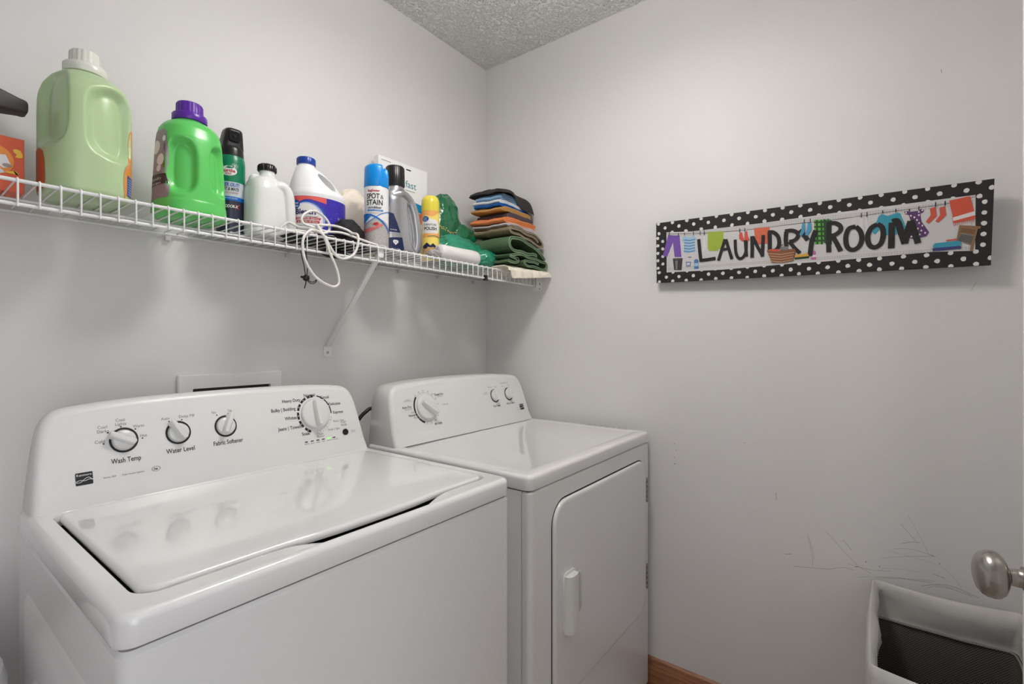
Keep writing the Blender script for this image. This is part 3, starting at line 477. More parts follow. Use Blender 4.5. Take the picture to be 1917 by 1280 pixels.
# dial ring of separate blocks round the cycle selector
DC = (-.9745, 1.0305)
def block(c, a, r0, r1, da, m, dot, f):
    put_ring(pr, c[0], c[1], r0, r1, m, f, radians(a - da), radians(a + da), 6)
    if dot: put_poly(pr, ell(c[0] + (r0 + r1) / 2 * cos(radians(a)), c[1] + (r0 + r1) / 2 * sin(radians(a)), .0013, .0013, 10), dot, f1)
for a in (98, 126, 153, 180, 207, 236): block(DC, a, .0425, .0485, 11, M_ink, M_wp, f0)
for a in (62, 35, 8): block(DC, a, .0455, .0485, 12, M_ink, None, f0)
for a in (-26, -52, -80):
    for (r0, r1) in ((.0425, .0429), (.0481, .0485)): put_ring(pr, DC[0], DC[1], r0, r1, M_inkg, f0, radians(a - 11), radians(a + 11), 6)
    for aa in (a - 11, a + 11): put_stroke(pr, [(DC[0] + .0425 * cos(radians(aa)), DC[1] + .0425 * sin(radians(aa))), (DC[0] + .0485 * cos(radians(aa)), DC[1] + .0485 * sin(radians(aa)))], .0004, M_inkg, f0)
    put_poly(pr, ell(DC[0] + .0455 * cos(radians(a)), DC[1] + .0455 * sin(radians(a)), .001, .001, 10), M_ink, f0)
pr.build(washer); pr = MB()
M_led = mat('lit_led', rgb(90, 220, 70), .4, emit=1.5)
for i, x in enumerate((-1.0094, -.9937, -.9781, -.9623, -.9463, -.9311)):
    put_poly(pr, rrect(x - .0042, x + .0042, .9638, .9662, .001, 3), M_led if i == 4 else M_ink, f1)
pr.build('indicator_lights', washer, smooth=0); pr = MB()
# maker's square logo: black tile with script and two swooshes
put_poly(pr, rrect(-1.4548, -1.4300, .9585, .9803, .0015, 4), M_ink, f0)
put_text(pr, 'Kenmore', -1.4424, .9762, .0038, M_wp, f1, width=.0215, bold=.01)
for k in (0, 1):
    put_stroke(pr, [(-1.4545, .9655 - k * .0015), (-1.448, .9672 - k * .0035), (-1.442, .9655 + k * .003), (-1.436, .9688 - .0015 + k * .0035), (-1.4303, .9665 - k * .001)], .0009, M_wp, f1)
pr.build('maker_logo', washer, smooth=0); pr = MB()
put_ring(pr, -1.3315, .9651, .0066, .0074, M_ink, lambda u, v: f0(u, .9651 + (v - .9651) * .62), n=24)
put_text(pr, 'he', -1.3318, .9652, .0046, M_ink, f0, bold=.02, shear=.2)
pr.build('efficiency_mark', washer, smooth=0)
knob(washer, DC[0], DC[1], WY0, WZ0, .0385, .026, radians(91), .034, .0085, tail=.032)
bt = MB(); bt.lathe(plane_map(WY0, WZ0, 0)(-.8946, .9738), [(.0085, .0003), (.0085, .002), (.0078, .0026), (.005, .0022)], M_blk, axis=AXN, n=28); bt.build('start_button', washer)

# ------------------------------------------------------------------ dryer
QX0, QX1, QYF, QYB, QZ = -.7515, -.0190, -.7703, -.150, .905
qx = (QX0 + QX1) / 2
dryer = thing('clothes_dryer', (qx, (QYF + QYB) / 2, 0), 'white front-load clothes dryer with recessed-handle door, tight beside the right wall', 'clothes dryer')
dc = MB()
dc.loft(vloops(QX0 + .003, QX1 - .003, QYF + .028, QYB, .003, [(.03, 0), (.866, 0)], 2), M_side)
front = MB()
def wrap(z, i):   # front panel, a shallow tray with rounded vertical corners
    r = .014 - i; L = []
    x0, x1, y0, y1 = QX0 + .002 + i, QX1 - .002 - i, QYF + .001 + i, QYF + .0255
    for cx, cy, a0 in ((x0 + r, y0 + r, 180), (x1 - r, y0 + r, 270)):
        for j in range(9): L.append((cx + r * cos(radians(a0 + 90 * j / 8)), cy + r * sin(radians(a0 + 90 * j / 8)), z))
    L += [(x1, y1, z), (x1 - .0, y1 + .0, z)][:1] + [(x0, y1, z)]
    return L
dc.loft([wrap(.03, 0), wrap(.862, 0), wrap(.866, .004)], M_side)
dc.loft(vloops(QX0 + .006, QX1 - .006, QYF + .010, QYB, .004, [(.05, 0), (.870, 0)], 2), M_dark)
dc.build('cabinet', dryer, smooth=35)
for sx in (QX0 + .06, QX1 - .06):
    for sy in (QYF + .08, QYB - .06):
        fb = MB(); fb.lathe((sx, sy, 0), [(.02, 0), (.022, .006), (.012, .012), (.012, .034)], M_blk, n=16); fb.build('foot', dryer)
tp = MB()
tl = vloops(QX0, QX1, QYF, QYB, .020, [(.8715, .01), (.8695, .001), (.873, 0)], 8)
for a in range(0, 91, 15): tl += vloops(QX0, QX1, QYF, QYB, .020, [(QZ - .010 + .010 * sin(radians(a)), .010 * (1 - cos(radians(a))))], 8)
tl += vloops(QX0, QX1, QYF, QYB, .05, [(QZ, .035), (QZ - .0018, .042)], 8)
tp.loft(tl, M_white); tp.build('top_panel', dryer, smooth=50)
# a small clear data sticker along the right edge of the top
sk = MB(); M_stk = mat('clear_sticker', rgb(205, 203, 200), .2)
sk.box(-.047, -.024, -.70, -.52, QZ - .001, QZ + .0004, M_stk)
for k in range(7): sk.box(-.043 + .002 * (k % 3), -.028, -.690 + k * .024, -.682 + k * .024, QZ + .0004, QZ + .0006, M_inkg)
sk.build('sticker', dryer, smooth=0)
# door on the front face
door_d = MB()
def dl(i, y, r=.058):
    return [(a, y, b_) for a, b_ in rrect(-.656 + i, -.0655 - i, .302 + i, .8175 - i, max(r - i, .004), 10)]
door_d.loft([dl(-.004, QYF + .0008, .060), dl(-.004, QYF + .0005, .060)], M_dark)
door_d.loft([dl(0, QYF + .0006), dl(0, QYF - .0035), dl(.0015, QYF - .0062), dl(.005, QYF - .0078), dl(.012, QYF - .0080)], M_side)
dd = door_d.build('door', dryer, smooth=50)
# handle: raised scoop grip beside a finger well
hb = MB(); yf = QYF - .0080
def hl(i, y, x0=-.621, x1=-.556):
    return [(a, y, b_) for a, b_ in rrect(x0 + i, x1 - i, .472 + i, .631 - i, max(.018 - i, .002), 6)]
hb.loft([hl(0, yf - .0002), hl(0, yf - .003), hl(.002, yf - .004), hl(.0045, yf - .004)], M_knob)
hb.loft([[(x, y, z) for x, y in ((-.6165, yf - .003), (-.6145, yf - .014), (-.604, yf - .0215), (-.585, yf - .022), (-.571, yf - .0185), (-.569, yf - .003))] for z in (.478, .482, .618, .624)], M_knob)
o_ = hb.build('door_handle', dryer, smooth=50); o_.parent = dd; o_.location = (0, 0, 0)
hw = MB(); hw.loft([[(a, yf - d, b_) for a, b_ in rrect(-.566 + i, -.520 - i, .500 + i, .612 - i, .018, 6)] for d, i in ((.0002, 0), (.0008, .001))], M_side)
hw.loft([[(a, yf - d, b_) for a, b_ in rrect(-.569, -.528 - i, .504 + i, .608 - i, .014, 6)] for d, i in ((.0009, 0), (.0012, .0))], mat('finger_well_shade', rgb(196, 194, 191), .4))
o_ = hw.build('finger_well', dryer, smooth=50); o_.parent = dd
for (za, zb) in ((.668, .752), (.3705, .455)):
    hg = MB()
    for k in range(5):
        zz = za + (zb - za) * k / 5
        hg.lathe((-.0600, QYF - .0065, zz), [(.0035, .0), (.0042, .001), (.0042, (zb - za) / 5 - .002), (.0035, (zb - za) / 5 - .001)], M_nick, n=12)
    hg.box(-.0600, -.0500, QYF - .0045, QYF + .0005, za + .004, zb - .004, M_nick)
    hg.build('hinge', dryer, smooth=50)
QY0, QZ0 = -.280, .905
dco = MB(); console(dco, -.391, .3535, QZ0, QY0, QYB, M_plastic, top=.190); dco.build('control_console', dryer, smooth=45)
g0 = plane_map(QY0, QZ0, .0004); g1 = plane_map(QY0, QZ0, .0008)
dp = Router(lambda x, z: 'timer_lettering' if x < -.4 else 'dry_temp_lettering' if x < -.2 else 'start_lettering' if z > .96 else 'model_lettering')
TD = (-.5935, 1.0085)
put_ring(dp, TD[0], TD[1], .0455, .0515, M_ink, g0, radians(135), radians(250), 30)
put_ring(dp, TD[0], TD[1], .0455, .0460, M_inkg, g0, radians(250), radians(495), 40)
for k in range(12):
    a = radians(-100 + k * 21)
    put_poly(dp, ell(TD[0] + .0475 * cos(a), TD[1] + .0475 * sin(a), .0009, .0009, 8), M_ink, g0)
    put_text(dp, ['10', '20', '30', '40', '5', '10', '20', '30', '40', '50', '60', '70'][k], TD[0] + .055 * cos(a), TD[1] + .052 * sin(a), .0042, M_inkg, g0)
for a in (197, 208, 219): put_poly(dp, ell(TD[0] + .0487 * cos(radians(a)), TD[1] + .0487 * sin(radians(a)), .0012, .0012, 8), M_wp, g1)
for x in (-.2405, -.1548): put_ring(dp, x, 1.0130, .0205, .0245, M_ink, g0)
DT = [('Auto Dry', -.672, 1.0160, .0070, .037, M_ink), ('MORE DRY TIME', -.668, 1.0085, .003, .026, M_inkg), ('WRINKLE', -.664, 1.0375, .003, .018, M_inkg), ('GUARD SETTING ON', -.664, 1.0335, .003, .034, M_inkg), ('Less', -.6523, .9985, .0050, .012, M_inkg), ('Normal', -.6573, .9898, .0066, .026, M_ink), ('More', -.6455, .9815, .0050, .014, M_inkg),
      ('Timed Dry', -.5275, 1.0435, .0070, .042, M_ink), ('HIGH HEAT', -.523, 1.0365, .003, .022, M_inkg), ('Touch Up', -.507, 1.0095, .0044, .028, M_inkg), ('Air Only', -.5545, .9530, .0070, .034, M_ink),
      ('Dry Temp', -.2405, .9765, .0070, .040, M_ink), ('Push to Start', -.1545, .9780, .0062, .050, M_ink), ('NORMAL', -.259, 1.0465, .0036, .024, M_inkg), ('LOW', -.288, 1.0300, .0036, .014, M_inkg), ('DELICATE', -.292, 1.0245, .0034, .022, M_inkg), ('HIGH', -.224, 1.0450, .0036, .015, M_inkg), ('Wrinkle Guard', -.169, 1.0570, .0042, .048, M_inkg),
      ('OFF', -.182, 1.0445, .0034, .010, M_inkg), ('ON', -.146, 1.0470, .0034, .008, M_inkg), ('Series 300', -.117, .9490, .0030, .022, M_inkg)]
for s_, x, z, h, wd, m in DT: put_text(dp, s_, x, z, h, m, g0, width=wd, bold=.012 if m is M_ink else 0)
dp.build(dryer); dp = MB()
put_poly(dp, rrect(-.1020, -.0760, .9460, .9680, .0015, 4), M_ink, g0)
put_text(dp, 'Kenmore', -.089, .9638, .0038, M_wp, g1, width=.0225, bold=.01)
for k in (0, 1):
    put_stroke(dp, [(-.1018, .9530 - k * .0015), (-.095, .9547 - k * .0035), (-.089, .9530 + k * .003), (-.083, .9548 + k * .0035), (-.0762, .9540 - k * .001)], .0009, M_wp, g1)
dp.build('maker_logo', dryer, smooth=0)
knob(dryer, TD[0], TD[1], QY0, QZ0, .0405, .026, radians(140), .028, .0095, tail=.040)
knob(dryer, -.2405, 1.0130, QY0, QZ0, .0195, .020, radians(100), .023, .0085)
knob(dryer, -.1548, 1.0130, QY0, QZ0, .0195, .020, radians(78), .023, .0085)
# power cord looping out from behind the dryer console to the wall
M_cord = mat('black_rubber', rgb(24, 22, 21), .4)
pc = MB()
pc.tube([(-.70, -.148, .90), (-.655, -.10, .985), (-.690, -.095, 1.0015), (-.7105, -.095, .994), (-.728, -.09, .978), (-.752, -.08, .94), (-.775, -.05, .84), (-.78, -.03, .70), (-.775, -.004, .52)], .0062, M_cord)
pc.build('power_cord', dryer, smooth=60)

# ------------------------------------------------------------------ recessed laundry outlet box on the back wall
ob = thing('laundry_outlet_box', (-1.078, 0, .93), 'white plastic washer outlet box in the back wall, top edge showing above the washer console', 'outlet box')
M_obx = mat('outlet_box_plastic', rgb(238, 237, 235), .4)
fr = MB()
X0, X1, Z0, Z1 = -1.2105, -.9455, .93, 1.1345; A0, A1, B0, B1 = -1.178, -.978, .955, 1.0985
oo = rrect(X0, X1, Z0, Z1, .003, 2, 4); ii = rrect(A0, A1, B0, B1, .002, 2, 4)
fr.loft([[(a, -.0005, b_) for a, b_ in oo], [(a, -.010, b_) for a, b_ in oo], [(a + (.0025 if a < -1.08 else -.0025), -.0125, b_ - .0015) for a, b_ in oo], [(a, -.0125, b_) for a, b_ in ii], [(a, -.002, b_) for a, b_ in ii], [(a, -.0015, b_) for a, b_ in ii]], M_obx, cap0=False, cap1=False)
fr.build('frame', ob, smooth=30)
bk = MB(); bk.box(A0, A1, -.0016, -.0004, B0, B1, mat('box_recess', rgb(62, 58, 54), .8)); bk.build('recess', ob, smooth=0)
et = MB(); fo = lambda x, z: (x, -.0130, z)
put_text(et, 'OATEY', -1.070, 1.1195, .0075, M_obx, lambda x, z: (x, -.0131, z), width=.036); put_text(et, 'QUADTRO', -1.070, 1.1095, .004, mat('embossed_plastic', rgb(222, 220, 217), .5), fo, width=.030)
et.build('embossed_lettering', ob, smooth=0)
# ------------------------------------------------------------------ wire shelf
SZ = 1.4925            # top of the deck wires
SXL = -2.05
shelf = thing('wire_shelf', (-.9, -.14, SZ), 'white vinyl-coated wire shelf mounted on the back wall above washer and dryer', 'shelf')
def part_tube(name, pts, r, m, parent=shelf, n=10, sub=1, smooth=60):
    q = MB(); q.tube(pts, r, m, n=n, sub=sub); return q.build(name, parent, smooth=smooth)
part_tube('front_rail', [(SXL, -.280, SZ - .0045), (-.018, -.280, SZ - .0045)], .0033, M_wire)
part_tube('front_rail', [(SXL, -.2805, 1.4485), (-.018, -.2805, 1.4485)], .0033, M_wire)
part_tube('support_rod', [(SXL, -.130, SZ - .0058), (-.018, -.130, SZ - .0058)], .0027, M_wire)
part_tube('support_rod', [(SXL, -.008, SZ - .0058), (-.018, -.008, SZ - .0058)], .0030, M_wire)
dw = MB(); x = -.032
while x > SXL:
    dw.tube([(x, -.006, SZ - .0016), (x, -.14, SZ - .0016), (x, -.276, SZ - .0012), (x, -.2825, SZ - .0010), (x, -.2852, SZ - .004), (x, -.2854, SZ - .010), (x, -.2854, 1.4445)], .00165, M_wire, n=6, sub=1)
    x -= .0268
dw.build('deck_wires', shelf, smooth=60)
# diagonal support brace with flattened foot
def strap(name, P0, P1, wd, th, m, parent):
    q = MB(); P0 = Vector(P0); P1 = Vector(P1); t = (P1 - P0).normalized(); a = Vector((1, 0, 0)); n_ = t.cross(a).normalized()
    q.loft([[tuple(P + a * sx * wd / 2 + n_ * sy * th / 2) for sx, sy in ((-1, -1), (1, -1), (1, 1), (-1, 1))] for P in (P0, P1)], m)
    return q
BXp = -.790
bq = strap('x', (BXp, -.0055, 1.205), (BXp, -.272, 1.476), .0155, .006, M_wire, shelf)
bq.loft([[(a, y, b_) for a, b_ in rrect(BXp - .0135, BXp + .0135, 1.172, 1.207, .007, 4)] for y in (-.0005, -.0035)], M_wire)
bq.loft([[(a, y, b_) for a, b_ in rrect(BXp - .009, BXp + .009, 1.462, 1.4865, .004, 4)] for y in (-.268, -.275)], M_wire)
bq.lathe((BXp, -.0035, 1.185), [(.0042, 0), (.0042, .0012), (.002, .0022)], M_nick, n=14, axis=Matrix.Rotation(radians(90), 3, 'X'))
bq.build('support_brace', shelf, smooth=40)
M_clip = mat('clear_clip', rgb(214, 212, 210), .35)
for cx_ in (-1.80, -1.2316, -.925, -.60, -.50, -.30, -.09):
    q = MB(); q.box(cx_ - .006, cx_ + .006, -.012, -.0005, SZ - .022, SZ - .0092, M_clip); q.box(cx_ - .004, cx_ + .004, -.0125, -.004, SZ - .0092, SZ - .0060, M_clip)
    q.build('wall_clip', shelf, smooth=0, bevel=.001)
q = MB(); q.box(-.3425, -.3310, -.2895, -.2755, 1.4425, 1.4585, M_blk); q.box(-.3455, -.3280, -.290, -.278, 1.4395, 1.4445, M_blk); q.build('black_clip', shelf, smooth=0, bevel=.001)['label'] = 'black plastic rail clip'
# end bracket on the right wall
q = MB(); q.loft([[(x, a, b_) for a, b_ in rrect(-.3025, -.262, 1.4300, 1.5000, .004, 3)] for x in (-.0005, -.004)], M_wire)
q.box(-.022, -.003, -.288, -.271, 1.4405, 1.4445, M_wire); q.box(-.020, -.003, -.2895, -.2868, 1.4405, 1.497, M_wire)
q.box(-.0185, -.003, -.2675, -.2650, 1.4405, 1.497, M_wire)
q.lathe((-.004, -.2945, 1.437), [(.0028, 0), (.002, .001)], M_nick, n=12, axis=Matrix.Rotation(radians(-90), 3, 'Y'))
q.box(-.0046, -.0038, -.2965, -.2940, 1.4525, 1.4600, M_ink)
q.build('end_bracket', shelf, smooth=30, bevel=0)

# ------------------------------------------------------------------ bottles
def sgnpow(a, e): return math.copysign(abs(a) ** e, a)
class Bottle:
    """vertical loft of superellipse sections; theta measured so that 0 faces the front (-y), positive to the right"""
    def __init__(s, c, secs, rot=0, dents=()):
        s.c = c; s.secs = secs; s.rot = rot; s.dents = dents
    def sec(s, z):
        S = s.secs
        if z <= S[0][0]: return S[0][1:]
        for a, b_ in zip(S, S[1:]):
            if z <= b_[0]:
                t = (z - a[0]) / (b_[0] - a[0])
                return tuple(a[i] + (b_[i] - a[i]) * t for i in range(1, 6))
        return S[-1][1:]
    def pt(s, th, z, off=0):
        rx, ry, ox, oy, n = s.sec(z)
        k = 1.0; cx_, cy_ = sin(th), -cos(th)
        for (t0, z0, tw, zw, dp) in s.dents:
            dth = (th - t0 + pi) % (2 * pi) - pi
            d = sqrt(abs(dth / tw) ** 3.2 + abs((z - z0) / zw) ** 3.2)
            d = d ** (2 / 3.2)
            if d < 1.25:
                q = min(1, max(0, (1.12 - d) / .30)); q = q * q * (3 - 2 * q); k -= dp * q
        x = (rx * k + off) * sgnpow(cx_, 2 / n); y = (ry * k + off) * sgnpow(cy_, 2 / n)
        ca, sa = cos(s.rot), sin(s.rot)
        return (s.c[0] + ox + x * ca - y * sa, s.c[1] + oy + x * sa + y * ca, s.c[2] + z)
    def mesh(s, mb, m, nt=96, zs=None, cap0=True, cap1=True):
        mb.loft([[s.pt(2 * pi * k / nt, z) for k in range(nt)] for z in zs], m, cap0, cap1)
    def zlist(s, step=.003):
        z0, z1 = s.secs[0][0], s.secs[-1][0]; out = [z0]
        for a, b_ in zip(s.secs, s.secs[1:]):
            k = max(1, int(math.ceil((b_[0] - a[0]) / step)))
            out += [a[0] + (b_[0] - a[0]) * (i + 1) / k for i in range(k)]
        return out
    def map(s, off, th0=0.0):
        """(u, z) with u in metres of arc from angle th0"""
        r = s.sec(.08)[0]
        return lambda u, z: s.pt(th0 + u / r, z, off)
def smooth_secs(S, sub=4):
    P = [Vector((a[0], a[1], a[2])) for a in S]; Q = [Vector((a[3], a[4], a[5])) for a in S]
    n = len(S); out = []
    for i in range(n - 1):
        for k in range(sub):
            t = k / sub
            out.append(tuple(P[i].lerp(P[i + 1], t)) + tuple(Q[i].lerp(Q[i + 1], t)))
    out.append(tuple(P[-1]) + tuple(Q[-1])); return out
def cr_secs(S, sub=5):
    n = len(S); out = []
    for i in range(n - 1):
        p0, p1, p2, p3 = S[max(i - 1, 0)], S[i], S[i + 1], S[min(i + 2, n - 1)]
        for k in range(sub):
            t = k / sub
            out.append(tuple(.5 * ((2 * p1[j]) + (p2[j] - p0[j]) * t + (2 * p0[j] - 5 * p1[j] + 4 * p2[j] - p3[j]) * t * t + (3 * p1[j] - p0[j] - 3 * p2[j] + p3[j]) * t ** 3) if j else p1[0] + (p2[0] - p1[0]) * t for j in range(6)))
    out.append(tuple(S[-1])); return out
def ribbed(mb, c, prof, m, n=72, ribs=24, amp=.0007):
    loops = []
    for r, h, rb in prof:
        loops.append([(c[0] + (r + (amp * (1 if (k * ribs * 2 // n) % 2 else -1) if rb else 0)) * cos(2 * pi * k / n), c[1] + (r + (amp * (1 if (k * ribs * 2 // n) % 2 else -1) if rb else 0)) * sin(2 * pi * k / n), c[2] + h) for k in range(n)])
    mb.loft(loops, m)

def remesh(vox, sm=6):
    def f(o):
        m = o.modifiers.new('r', 'REMESH'); m.mode = 'VOXEL'; m.voxel_size = vox
        if sm:
            m2 = o.modifiers.new('s', 'SMOOTH'); m2.iterations = sm; m2.factor = .5
    return f

# --- big pale green detergent bottle
M_pale = mat('pale_green_plastic', rgb(184, 208, 160), .28, sss=.15)
M_capw = mat('frosted_cap', rgb(225, 224, 214), .25, sss=.1)
B0 = thing('detergent_bottle', (-1.4222, -.168, SZ), 'large pale green detergent bottle with frosted white cap and side grip hollows', 'detergent bottle')
b1 = Bottle((-1.4222, -.168, SZ), cr_secs([(0, .058, .070, 0, 0, 2.6), (.004, .064, .078, 0, 0, 2.6), (.012, .0675, .081, 0, 0, 2.6), (.06, .0680, .082, 0, 0, 2.6), (.12, .0680, .082, 0, 0, 2.6), (.17, .0680, .081, 0, 0, 2.6), (.20, .0665, .078, 0, 0, 2.6), (.222, .0600, .070, 0, 0, 2.5), (.236, .050, .056, 0, 0, 2.3), (.244, .040, .043, 0, 0, 2.1), (.249, .031, .031, 0, 0, 2), (.256, .029, .029, 0, 0, 2)]), 0,
            dents=((radians(-66), .165, radians(34), .072, .24), (radians(24), .145, radians(31), .066, .24)))
q = MB(); b1.mesh(q, M_pale, 144, b1.zlist(.0025)); q.build('bottle_body', B0, smooth=180)
q = MB(); c_ = (-1.4222, -.168, SZ)
ribbed(q, c_, [(.0335, .2505, 0), (.0345, .252, 0), (.0345, .266, 0), (.033, .268, 0), (.026, .2685, 0), (.0250, .270, 1), (.0243, .292, 1), (.0225, .295, 0), (.018, .2952, 0)], M_capw, ribs=18); q.build('cap', B0, smooth=40)
M_orl = mat('orange_label', rgb(226, 150, 72), .4); M_bll = mat('blue_label', rgb(38, 92, 178), .4); M_rdl = mat('rust_label', rgb(196, 92, 50), .4)
q = MB(); f = b1.map(.0006, radians(72)); g = b1.map(.0010, radians(72))
put_poly(q, [(-.044, .010), (-.047, .030), (-.046, .060), (-.040, .072), (-.030, .082), (-.022, .100), (-.018, .15), (.06, .15), (.06, .008), (-.038, .006)], M_orl, f, .008)
put_poly(q, [(-.037, .016), (-.020, .014), (-.018, .052), (-.037, .056)], M_bll, g, .006)
for k in range(7): put_stroke(q, [(-.035, .020 + k * .0048), (-.021, .0185 + k * .0048)], .0008, M_wp, b1.map(.0014, radians(72)))
for k in range(6): put_stroke(q, [(-.040 + k * .004, .068 + k * .004), (-.012, .058 + k * .004)], .0007, M_wp, g)
q.build('label', B0, smooth=60)
q = MB(); f = b1.map(.0006, radians(-96)); put_poly(q, [(-.05, .01), (.030, .01), (.032, .03), (.030, .060), (.024, .078), (.010, .088), (-.05, .088)], M_rdl, f, .008)
q.build('label', B0, smooth=60)['label'] = 'rust coloured label'

# --- bright green bottle with purple cap
M_green = mat('bright_green_plastic', rgb(98, 204, 100), .26); M_purple = mat('purple_plastic', rgb(92, 40, 158), .28)
GX, GY = -1.2402, -.168
G0 = thing('detergent_bottle', (GX, GY, SZ), 'bright green bottle with ribbed purple cap and pinch grips', 'detergent bottle')
b2 = Bottle((GX, GY, SZ), cr_secs([(0, .060, .060, 0, 0, 2.5), (.004, .066, .066, 0, 0, 2.5), (.012, .0690, .068, 0, 0, 2.5), (.032, .0682, .067, 0, 0, 2.5), (.036, .0668, .066, 0, 0, 2.5), (.09, .0645, .064, 0, 0, 2.5), (.14, .062, .061, 0, 0, 2.5), (.175, .0600, .058, 0, 0, 2.5), (.198, .0565, .053, 0, 0, 2.4), (.210, .049, .046, 0, 0, 2.3), (.217, .039, .038, 0, 0, 2.1), (.221, .031, .031, 0, 0, 2), (.228, .029, .029, 0, 0, 2)]), radians(6),
            dents=((radians(-38), .108, radians(29), .058, .24), (radians(33), .112, radians(23), .054, .24)))
q = MB(); b2.mesh(q, M_green, 144, b2.zlist(.0025)); q.build('bottle_body', G0, smooth=180)
q = MB(); ribbed(q, (GX, GY, SZ), [(.0335, .2225, 0), (.0345, .224, 0), (.0345, .237, 0), (.033, .239, 0), (.0268, .2395, 0), (.0262, .241, 1), (.0256, .262, 1), (.024, .265, 0), (.02, .2652, 0)], M_purple, ribs=20); q.build('cap', G0, smooth=40)
M_gyl = mat('grey_label', rgb(150, 140, 146), .4); M_dgl = mat('dark_label', rgb(58, 52, 58), .4)
q = MB(); f = b2.map(.0006, radians(-90)); g = b2.map(.0010, radians(-90)); h_ = b2.map(.0014, radians(-90))
put_poly(q, [(-.06, .035), (.032, .036), (.036, .050), (.030, .07), (.024, .085), (.026, .11), (.027, .15), (.022, .18), (.012, .188), (-.06, .188)], M_gyl, f, .007)
put_poly(q, [(-.06, .062), (.029, .066), (.024, .088), (-.06, .092)], M_dgl, g, .007)
put_text(q, 'laundry', -.002, .079, .006, M_wp, h_, width=.03); put_text(q, 'detergent', -.002, .069, .004, M_wp, h_, width=.03)
for (u, v, r_) in ((.008, .120, .010), (-.008, .150, .012), (.004, .102, .006), (.016, .165, .005)): put_poly(q, ell(u, v, r_, r_ * 1.3, 12), M_wp, g, .006)
put_poly(q, ell(.019, .108, .003, .008, 10), mat('olive_green_mark', rgb(118, 122, 40), .4), h_)
put_poly(q, ell(.018, .146, .0022, .010, 10), mat('mauve_mark', rgb(130, 80, 120), .4), h_)
q.build('label', G0, smooth=60)

# --- cylindrical spray cans
class Can(Bottle):
    def __init__(s, c, r, prof): s.c = c; s.r = r; s.rot = 0; s.dents = (); s.secs = [(z, rr, rr, 0, 0, 2) for rr, z in prof]
def band(mb, can, z0, z1, m, off=.0004, n=64):
    zs = [z0 + (z1 - z0) * k / 3 for k in range(4)]
    mb.loft([[can.pt(2 * pi * k / n, z, off) for k in range(n)] for z in zs], m, False, False)
M_metal = mat('can_metal', rgb(190, 190, 192), .25, 1)
TX, TY = -1.1185, -.088
t0 = thing('spray_can', (TX, TY, SZ), 'green and navy carpet cleaner aerosol can with black spray cap beside the green bottle', 'spray can')
tc_ = Can((TX, TY, SZ), .0325, [(.030, 0), (.0325, .002), (.0325, .180), (.0318, .190), (.0290, .199), (.026, .204), (.0255, .207)])
q = MB(); q.lathe((TX, TY, SZ), [(.029, 0), (.0325, .002), (.0325, .178), (.0320, .186), (.0305, .195), (.028, .202), (.026, .206)], M_metal, n=56); q.build('can_body', t0, smooth=50)
M_tg = mat('can_green', rgb(0, 122, 84), .3); M_lg = mat('can_light_grey', rgb(196, 200, 208), .3); M_bl = mat('can_blue', rgb(0, 100, 190), .3); M_nv = mat('can_navy', rgb(44, 46, 68), .3)
q = MB()
for (z0, z1, m) in ((.004, .083, M_nv), (.083, .093, M_bl), (.093, .130, M_lg), (.130, .1795, M_tg)): band(q, tc_, z0, z1, m)
q.lathe((TX, TY, SZ), [(.0329, .1795), (.0324, .187), (.0309, .1957), (.0284, .2025)], M_tg, n=56, cap0=False, cap1=False)
TF = tc_.map(.0008, radians(16)); TG = tc_.map(.0012, radians(16)); r_ = .0325
TF = lambda u, z: tc_.pt(radians(-25) + u / .0325, z, .0008); TG = lambda u, z: tc_.pt(radians(-25) + u / .0325, z, .0012)
M_red = mat('label_red', rgb(190, 30, 40), .35)
put_poly(q, ell(-.004, .157, .019, .0125, 24), M_wp, TF, .004)
put_text(q, 'turtle', -.004, .1575, .0075, M_red, TG, width=.030, bold=.03); put_text(q, 'WAX', -.004, .1495, .0050, M_red, TG, width=.014, bold=.02)
put_poly(q, [(-.010, .164), (-.004, .169), (.004, .1665), (.009, .170), (.006, .164), (-.002, .1625)], M_tg, TG)
for a in range(0, 180, 30): put_stroke(q, [(.010 - .008 * cos(radians(a)), .170 - .008 * sin(radians(a))), (.010 + .008 * cos(radians(a)), .170 + .008 * sin(radians(a)))], .0006, M_wp, TG)
put_text(q, 'POWER OUT!', -.006, .1225, .0085, M_bll, TG, width=.052, bold=.03, shear=.2)
put_text(q, 'CARPET & MATS', -.006, .1115, .0075, M_ink, TG, width=.050, bold=.02, shear=.2); put_text(q, 'HEAVY DUTY CLEANER', -.006, .1020, .0035, M_red, TG, width=.046)
put_poly(q, [(-.010, .063), (.018, .063), (.016, .073), (-.008, .073)], M_ink, TF, .004)
put_text(q, 'ODOR-X', .003, .068, .0070, M_wp, TG, width=.028, bold=.03, shear=.15); put_stroke(q, [(.010, .060), (.022, .075)], .0016, M_red, TG); put_stroke(q, [(.011, .074), (.021, .061)], .0016, M_red, TG)
put_text(q, 'REMOVES ODORS', .000, .0885, .0032, M_wp, TG, width=.032)
q.build('label', t0, smooth=60)
q = MB()   # cap: collar, raised shroud slanting forward with nozzle pocket
q.lathe((TX, TY, SZ), [(.0300, .198), (.0300, .2005), (.0292, .214), (.0280, .222), (.026, .224)], M_blk, n=48)
sh_ = []
for z, i, sy in ((.220, 0, 0), (.235, .002, -.001), (.250, .0045, -.003), (.262, .0065, -.004), (.268, .0085, -.004), (.2705, .0125, -.004)):
    sh_.append([(TX + a, TY + b_ + sy, SZ + z) for a, b_ in rrect(-.0255 + i, .0265 - i * .5, -.021 + i * .5, .024 - i * .5, .011, 5)])
q.loft(sh_, M_blk)
q.build('spray_cap', t0, smooth=45)
